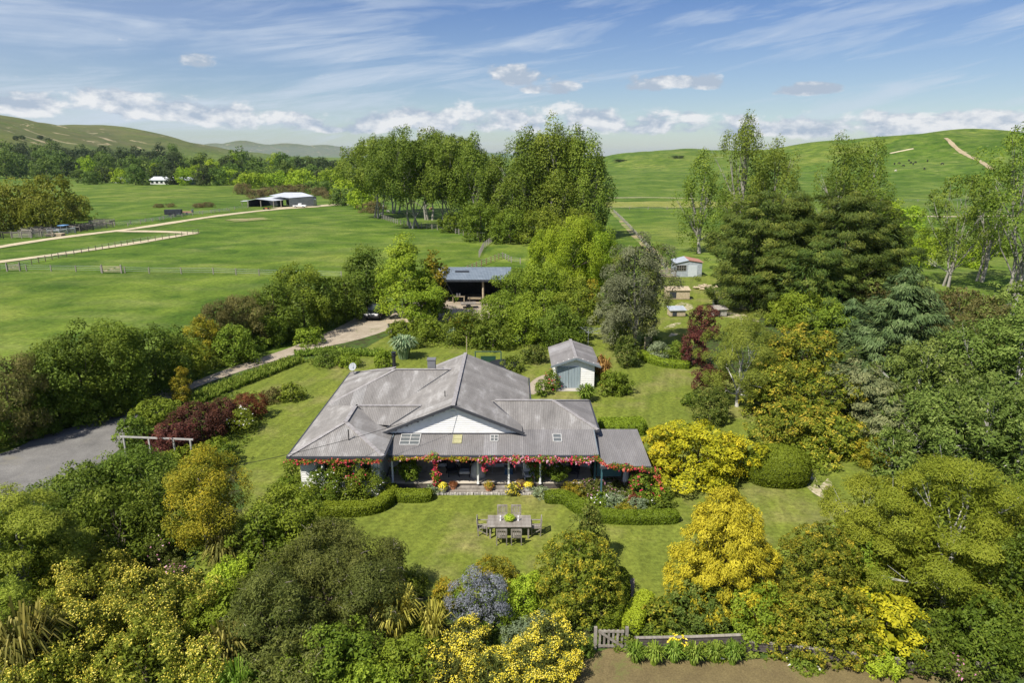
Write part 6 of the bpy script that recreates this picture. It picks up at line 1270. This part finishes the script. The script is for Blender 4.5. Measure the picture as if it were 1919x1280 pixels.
# corrugated shed, fence and dog kennels
cs = thing('corrugated_shed', 'small pale corrugated shed with a wide dark window', 'shed', P0(1292, 519)); SP_ = noisy('pale_iron', (.27, .30, .33), (.40, .43, .46), 2., .55); RUST = noisy('rusty_iron', (.30, .12, .08), (.42, .24, .18), 1.5, .7)
part(MB().box((-.2, 1.6, 1.15), (4.3, 3.2, 2.3)), 'wall', SP_, cs); part(MB().poly([(-2.45, -.15, 2.28), (-.3, -.15, 2.75), (-.3, 3.4, 2.95), (-2.45, 3.4, 2.45)], .05), 'roof', SP_, cs); part(MB().poly([(-.3, -.15, 2.77), (2.2, -.15, 2.4), (2.2, 3.4, 2.5), (-.3, 3.4, 2.97)], .05), 'roof', RUST, cs)
part(MB().add([(-2.35, .0, 2.3), (1.95, .0, 2.3), (-.3, .0, 2.74)], [(0, 1, 2)]), 'gable', SP_, cs)
def winl(t, c, w, h, nx, ny, fm, gm):
    f = MB(); [f.box((c[0] - w / 2 + w * i / nx, c[1], c[2]), (.06, .05, h)) for i in range(nx + 1)]; [f.box((c[0], c[1] - .003, c[2] - h / 2 + h * j / ny), (w, .05, .05)) for j in range(ny + 1)]
    o = part(f, 'window', fm, t); part(MB().box((c[0], c[1] + .02, c[2]), (w, .02, h)), 'glass', gm, o)
winl(cs, (-1.4, -.03, 1.5), 1.5, .85, 4, 2, WOODG, GLASS); part(MB().box((.45, -.03, 1.0), (1.5, .05, 1.9)), 'door', noisy('door_iron', (.45, .49, .52), (.55, .58, .60), 3., .5), cs)
for i in range(22): part(MB().box((-2.33 + i * .195, -.012, 1.15), (.05, .03, 2.28)), 'rib', SP_, cs) if abs(-2.33 + i * .195 + 1.4) > .85 and not (-.35 < -2.33 + i * .195 < 1.25) else None
def pallet_fence(label, a, b, h, n):
    A, B = P0(*a), P0(*b); t = thing('timber_fence', label, 'fence', A); d = B - A
    for k in range(n + 1): q = d * (k / n); part(MB().box((q.x, q.y, h / 2), (.12, .12, h)), 'post', WOODG, t)
    for j in range(4): part(MB().bar((0, -.06, h * (.18 + j * .25)), (d.x, d.y - .06, h * (.18 + j * .25)), .03, .16), 'rail', WOODG, t)
pallet_fence('grey timber fence joining the little corrugated shed', (1238, 519), (1266, 519), 1.2, 3); pallet_fence('low grey timber sheep pen in front of the cypress skirt', (1338, 560), (1374, 560), 1.2, 4)
def kennel(label, px, py, w, d, h, rm, wm, rz=0.):
    t = thing('dog_kennel', label, 'kennel', P0(px, py), rz); part(MB().box((0, 0, h / 2 + .1), (w, d, h)), 'wall', wm, t)
    part(MB().poly([(-w / 2 - .12, -d / 2 - .15, h + .06), (w / 2 + .12, -d / 2 - .15, h + .06), (w / 2 + .12, d / 2 + .1, h + .34), (-w / 2 - .12, d / 2 + .1, h + .34)], .05), 'roof', rm, t); part(MB().box((-w * .22, -d / 2 - .012, h * .5), (w * .28, .03, h * .62)), 'painted_door_opening', SHEDDARK, t); part(MB().box((w * .1, 0, .05), (w, d * .8, .1)), 'base', DKWOOD, t)  # doorway is a thin solid panel; the shade inside is painted as dark colour
kennel('kennel with pale tin roof below the grey olive tree', 1267, 592, 1.9, 1.2, .8, SP_, RAWWOOD, .1); kennel('long timber kennel run beside the grey olive tree', 1268, 560, 3.2, 1.4, 1.3, RAWWOOD, RAWWOOD); kennel('timber kennel behind the purple maple', 1347, 592, 1.5, 1.1, .9, WOODG, STONE, .2)
kennel('small white fronted kennel at the pen corner', 1342, 572, .8, .8, .9, WOODG, CER)
lp = thing('log_pile', 'heap of cut logs at the edge of the cypress shade', 'log pile', P0(1318, 541))
for i in range(26): a0 = rnd.uniform(0, 3.14); x_, y_, z_ = rnd.gauss(0, 1.1), rnd.gauss(0, .6), .12 + .1 * rnd.random() * 3; part(MB().tube([(x_ - .35 * math.cos(a0), y_ - .35 * math.sin(a0), z_), (x_ + .35 * math.cos(a0), y_ + .35 * math.sin(a0), z_ + rnd.uniform(-.08, .08))], rnd.uniform(.09, .16), 7), 'log', RAWWOOD, lp)
# ---------------------------------------------------------------- paddock fences
def wire_fence(label, pts, step, h, px=True, r=.08, wires=3, mat=None, batten=0):
    A = [GX(*p) for p in pts] if px else [Vector((p[0], p[1], hz(p[0], p[1]))) for p in pts]; t = thing('post_and_wire_fence', label, 'fence', A[0]); o = A[0]; proto = None; mat = mat or WOODG
    Q = []
    for i in range(len(A) - 1):
        d = A[i + 1] - A[i]; n = max(1, int(d.length / step)); Q += [A[i] + d * (k / n) for k in range(n)]
    Q.append(A[-1]); Q = [Vector((q.x, q.y, hz(q.x, q.y))) - o for q in Q]
    for k, q in enumerate(Q):
        if proto is None: proto = part(MB().box((0, 0, h / 2), (r * 2, r * 2, h)), 'post', mat, t); proto.location = q
        else: c = proto.copy(); link(c, t); c.location = q
    for j in range(wires): part(MB().tube([q + Vector((0, 0, h * (.35 + .28 * j))) for q in Q], .022 if wires < 4 else .05, 3, False), 'wire', STEEL, t)
    return t
DP = noisy('dark_posts', (.07, .055, .04), (.14, .11, .08), 5.)
wire_fence('post and batten fence along the lower farm track', [(15, 506), (60, 497), (110, 484), (180, 470), (250, 457), (330, 445), (372, 437)], 1.9, 1.1, r=.045, mat=DP)
wire_fence('wire fence crossing the paddock above the shelter trees', [(0, 507), (50, 508), (190, 511), (280, 513), (400, 514), (530, 519), (640, 521)], 4.0, 1.1, r=.07)
wire_fence('batten fence along the paddock edge of the poplar grove', [(716, 410), (745, 420), (790, 428), (830, 432), (860, 440), (895, 446), (940, 448), (968, 444)], 2.0, 1.4, r=.10)
wire_fence('timber fence on the paddock side of the cattle race', [(898, 482), (906, 466), (924, 452), (940, 446)], 2.0, 1.3, r=.10)
wire_fence('brown railed fence beside the barn roof corner', [(868, 514), (893, 503), (920, 492), (942, 484)], 1.8, 1.15, r=.08, wires=3, mat=noisy('brown_rails', (.16, .10, .06), (.28, .18, .11), 4.))
wire_fence('railed fence at the top of the cattle race', [(942, 484), (958, 492), (975, 495)], 2.0, 1.1, r=.08, wires=3)
wire_fence('wire fence following the farm track to the hay shed', [(215, 424), (300, 413), (380, 402), (440, 393), (465, 390)], 5, 1.1, r=.09)
wire_fence('wire fence along the flat beyond the loop track', [(240, 424), (345, 404), (430, 397)], 6, 1.1, r=.08); wire_fence('fence on the open paddock beside the cypress clump', [(1150, 398), (1195, 445), (1235, 490), (1250, 512)], 3.5, 1.1, r=.08)
wire_fence('fence along the dry strip below the eastern hills', [(1110, 391), (1250, 393), (1420, 392)], 7, 1.1, r=.09); wire_fence('fence line under the green hill', [(1470, 380), (1640, 378), (1800, 377), (1960, 378)], 9, 1.1, r=.1)
def field_gate(label, a, b, h=1.15):
    A, B = GX(*a), GX(*b); d = B - A; t = thing('field_gate', label, 'gate', A)
    for z in (.25, .5, .75, 1.0): part(MB().bar((0, 0, h * z), (d.x, d.y, d.z + h * z), .05, .09), 'rail', RAWWOOD, t)
    part(MB().bar((0, 0, .25), (d.x, d.y, d.z + h), .05, .09), 'brace', RAWWOOD, t)
    for q in (Vector((0, 0, 0)), d): part(MB().box((q.x, q.y, q.z + .7), (.2, .2, 1.5)), 'post', WOODG, t)
field_gate('pale wooden gate at the corner of the paddock fence', (14, 509), (38, 508)); field_gate('pale gate rail in the middle of the paddock fence', (192, 512), (228, 512))
# stockyards
sy_ = [(-30, 452, 24, 445), (22, 447, 60, 446), (58, 446, 98, 444), (92, 440, 130, 436), (112, 441, 142, 437), (140, 436, 175, 431), (150, 434, 212, 426), (168, 424, 206, 423), (60, 440, 98, 436)]
yl = ['dark low rails at the frame edge of the stockyards', 'pale boarded pen of the stockyards', 'boarded pen with a diagonal brace in the stockyards', 'brown boarded race of the stockyards', 'steel railed loading pen with blue panel', 'dark pens in the middle of the stockyards', 'long low rail along the track side of the stockyards', 'back rail of the stockyards', 'rear boards of the pale pen']
for k, (x0, y0, x1, y1) in enumerate(sy_):
    A, B = GX(x0, y0), GX(x1, y1); d = B - A; t = thing('stockyard_pen', yl[k], 'pen', A); m_ = [DKWOOD, WOODG, WOODG, DKWOOD, STEEL, DKWOOD, WOODG, WOODG, WOODG][k]; n = max(2, int(d.length / 2)); pr = Vector((-d.y, d.x, 0)).normalized() * 3.5
    for j in range(5): z = .3 + j * .3; part(MB().bar((0, 0, z), (d.x, d.y, z), .06, .15), 'rail', m_, t); part(MB().bar(pr + Vector((0, 0, z)), pr + Vector((d.x, d.y, z)), .06, .15), 'rail', m_, t)
    for i in range(n + 1): q = d * (i / n); part(MB().box((q.x, q.y, .8), (.16, .16, 1.7)), 'post', m_, t); part(MB().box((q.x + pr.x, q.y + pr.y, .8), (.16, .16, 1.7)), 'post', m_, t)
    for f in (0, .5, 1): q = d * f; part(MB().bar((q.x, q.y, 1.2), (q.x + pr.x, q.y + pr.y, 1.2), .06, .3), 'cross_rail', m_, t)
simple('blue_tarpaulin', 'blue cover over the loading pen', 'cover', GX(121, 437), 0, [('cover', MB().box((0, 0, 2.0), (1.8, 2.2, .12)), plain('blue_sheet', (.18, .36, .62), .5)), ('prop', MB().box((-.8, 0, 1.0), (.12, .12, 2.0)).box((.8, 0, 1.0), (.12, .12, 2.0)), STEEL)])
simple('timber_stack', 'stack of pale planks beside the blue cover', 'timber stack', GX(104, 443), .1, [('plank', MB().box((0, -.8 + .4 * (i % 5), .2 + .22 * (i // 5)), (3.6, .36, .18), .02 * i), RAWWOOD) for i in range(15)])
# hay shed
PI_ = noisy('light_roof_iron', (.42, .44, .47), (.56, .58, .61), .5, .5); hb = GX(520, 389); hs = thing('hay_shed', 'large grey farm shed with open bays and light iron roof', 'shed', hb)
s_ = 1 / scl(hb.y, 2)
def q_(px, dy, z): return ((px - 520) * s_, dy, z)
part(MB().poly([q_(464, 0, 3.4), q_(480, 0, 4.3), q_(481, 12, 4.7), q_(466, 12, 3.8)], .12), 'roof', PI_, hs); part(MB().poly([q_(480, 0, 4.3), q_(514, 0, 3.3), q_(543, 12, 3.5), q_(500, 12, 4.7)], .12), 'roof', PI_, hs)
part(MB().poly([q_(500, 4, 5.6), q_(538, 4, 4.4), q_(576, 10, 4.9), q_(545, 16, 6.3), q_(510, 16, 6.3)], .12), 'roof', PI_, hs)
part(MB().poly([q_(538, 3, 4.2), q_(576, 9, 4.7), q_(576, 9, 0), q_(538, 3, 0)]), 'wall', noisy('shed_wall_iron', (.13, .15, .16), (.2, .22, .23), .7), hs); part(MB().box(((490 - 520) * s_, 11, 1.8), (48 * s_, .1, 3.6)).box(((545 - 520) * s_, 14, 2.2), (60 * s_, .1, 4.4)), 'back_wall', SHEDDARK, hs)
part(MB().box(((466 - 520) * s_, 6, 1.7), (.1, 11, 3.3)), 'side_wall', SHEDDARK, hs)
for px_ in (465, 489, 513, 527): part(MB().box(((px_ - 520) * s_, .2, 1.7), (.28, .28, 3.4)), 'pole', WOODG, hs)
part(MB().poly([q_(440, 6, 2.6), q_(466, 4, 3.0), q_(466, 9, 3.1), q_(440, 9, 2.7)], .1), 'lean_to_roof', PI_, hs); part(MB().box(((441 - 520) * s_, 7, 1.3), (.2, .2, 2.6)), 'pole', WOODG, hs)
hs.scale = (1, 1, .78)
tk = GX(585, 386); wt = thing('water_tank', 'pale green round water tank beside the hay shed', 'water tank', tk); part(MB().lathe([(1.75, 0), (1.75, 2.5)], 20), 'tank', plain('tank_green', (.28, .33, .25), .6), wt, smooth=False); part(MB().lathe([(1.8, 2.5), (1.3, 2.85), (.3, 3.0)], 20), 'lid', plain('tank_lid', (.42, .46, .38), .6), wt)
simple('red_implement', 'small red farm implement in front of the hay shed', 'implement', GX(500, 393), 0, [('frame', MB().box((0, 0, .5), (2.4, 1.2, .3)), REDP), ('wheel', MB().tube([(-.8, -.7, .4), (-.8, -.5, .4)], .4, 10), TYRE), ('wheel', MB().tube([(.8, -.7, .4), (.8, -.5, .4)], .4, 10), TYRE)])
simple('farm_trailer', 'dark high sided farm trailer parked near the track', 'trailer', GX(326, 405), .2, [('bed', MB().box((0, 0, 1.3), (5.0, 2.2, 1.6)), SHEDDARK), ('drawbar', MB().bar((-2.5, 0, .6), (-4, 0, .5), .12), BLACKM), ('wheel', MB().tube([(.6, -1.2, .5), (.6, -.95, .5)], .5, 12), TYRE), ('wheel', MB().tube([(-.8, -1.2, .5), (-.8, -.95, .5)], .5, 12), TYRE)])
simple('red_trailer', 'low rust red trailer next to the dark one', 'trailer', GX(350, 402), .1, [('bed', MB().box((0, 0, .8), (4.0, 2.0, .35)), RUST), ('headboard', MB().box((1.9, 0, 1.3), (.12, 2.0, .8)), STEEL), ('wheel', MB().tube([(.4, -1.1, .4), (.4, -.9, .4)], .4, 12), TYRE)])
# homestead far across the flat
hr = plain('white_roof_iron', (.62, .64, .66), .5); gr_ = plain('grey_roof_iron', (.30, .32, .34), .5)
def far_house(label, px, py, w, d, hw, hr_, rm, wm, rz=0., wins=4):
    t = thing('homestead', label, 'house', GX(px, py), rz); part(MB().box((0, 0, hw / 2), (w, d, hw)), 'wall', wm, t); a = w / 2 + .5; b = d / 2 + .5
    part(MB().poly([(-a, -b, hw), (a, -b, hw), (a - 2, 0, hw + hr_), (-a + 2, 0, hw + hr_)], .1).poly([(-a, b, hw), (-a + 2, 0, hw + hr_), (a - 2, 0, hw + hr_), (a, b, hw)], .1).poly([(a, -b, hw), (a, b, hw), (a - 2, 0, hw + hr_)], .1).poly([(-a, b, hw), (-a, -b, hw), (-a + 2, 0, hw + hr_)], .1), 'roof', rm, t)
    for i in range(wins): part(MB().box((-w / 2 + w * (i + .5) / wins, -d / 2 - .03, hw * .5), (1.6, .08, 1.3)), 'window', GLASS, t)
far_house('white roofed homestead among the distant trees', 303, 345, 12, 9, 3, 2.2, hr, WHITE, .15); far_house('long pale roofed house wing east of the homestead', 340, 345, 17, 9, 3, 2.0, hr, GREYTRIM, -.1, 5); far_house('grey roofed cottage half hidden by trees on the flat', 228, 342, 9, 7, 2.6, 1.6, gr_, WHITE, .3, 3); far_house('pale roof showing high in the distant trees', 296, 326, 14, 8, 3.5, 2.0, hr, WHITE, 0, 3)
# ---------------------------------------------------------------- animals
def animal(name, label, cat, loc, rz, L, mat, group=None, proto=None, head_down=True):
    if proto is not None:
        o = proto.copy(); link(o); o.location = loc; o.rotation_euler = (0, 0, rz); return tag(o, label, cat, group)
    V = [(0, 0, .62), (.38, 0, .66), (.5, 0, .62), (.62, 0, .45 if head_down else .8), (.74, 0, .16 if head_down else .84), (-.4, 0, .66), (-.47, 0, .4)]
    E = [(0, 1), (1, 2), (2, 3), (3, 4), (0, 5), (5, 6)]; Rr = [.24, .23, .15, .10, .07, .22, .03]
    for x, p in ((.34, 1), (-.36, 5)):
        for s in (-1, 1): k = len(V); V += [(x, s * .13, .42), (x + .02, s * .14, .22), (x, s * .14, .02)]; E += [(p, k), (k, k + 1), (k + 1, k + 2)]; Rr += [.09, .055, .045]
    me = bpy.data.meshes.new(name); me.from_pydata([(x * L, y * L, z * L) for x, y, z in V], E, []); me.materials.append(mat); o = bpy.data.objects.new(name, me); link(o); o.location = loc; o.rotation_euler = (0, 0, rz)
    md = o.modifiers.new('skin', 'SKIN')
    if not me.skin_vertices: me.attributes
    for i, sv in enumerate(me.skin_vertices[0].data): sv.radius = (Rr[i] * L, Rr[i] * L); sv.use_root = (i == 0)
    o.modifiers.new('smooth', 'SUBSURF').levels = 1; return tag(o, label, cat, group)
BLK = plain('black_hide', (.02, .018, .016), .8); WOOL = plain('cream_wool', (.62, .58, .46), .9); TAN = plain('tan_hide', (.35, .20, .10), .8)
cow0 = None
for k, (x, y) in enumerate([(1676, 309), (1684, 308), (1692, 313), (1707, 307), (1711, 309), (1715, 306), (1732, 318), (1766, 309), (1703, 303), (1738, 303)]):
    try:
        c = animal('cow', 'black cow grazing on the green hill below the clay track', 'cow', GX(x, y), rnd.uniform(0, 6.28), 2.0, BLK, 'black cattle grazing on the eastern hill', cow0)
        if cow0 is None: cow0 = c
    except Exception as ex: print('cow', ex)
tag(animal('cow', 'pale cow standing apart from the black herd', 'cow', GX(1678, 322), .4, 2.0, WOOL), 'pale cow standing apart from the black herd', 'cow')
s0 = animal('sheep', 'cream sheep at the paddock edge west of the grove fence', 'sheep', GX(714, 405), .3, 1.3, WOOL); animal('sheep', 'second cream sheep in the shade under the grove', 'sheep', GX(728, 399), 2.8, 1.3, WOOL, None, s0)
animal('calf', 'tan calf lying in shadow between the grove trunks', 'calf', GX(808, 395), .2, 1.5, TAN)
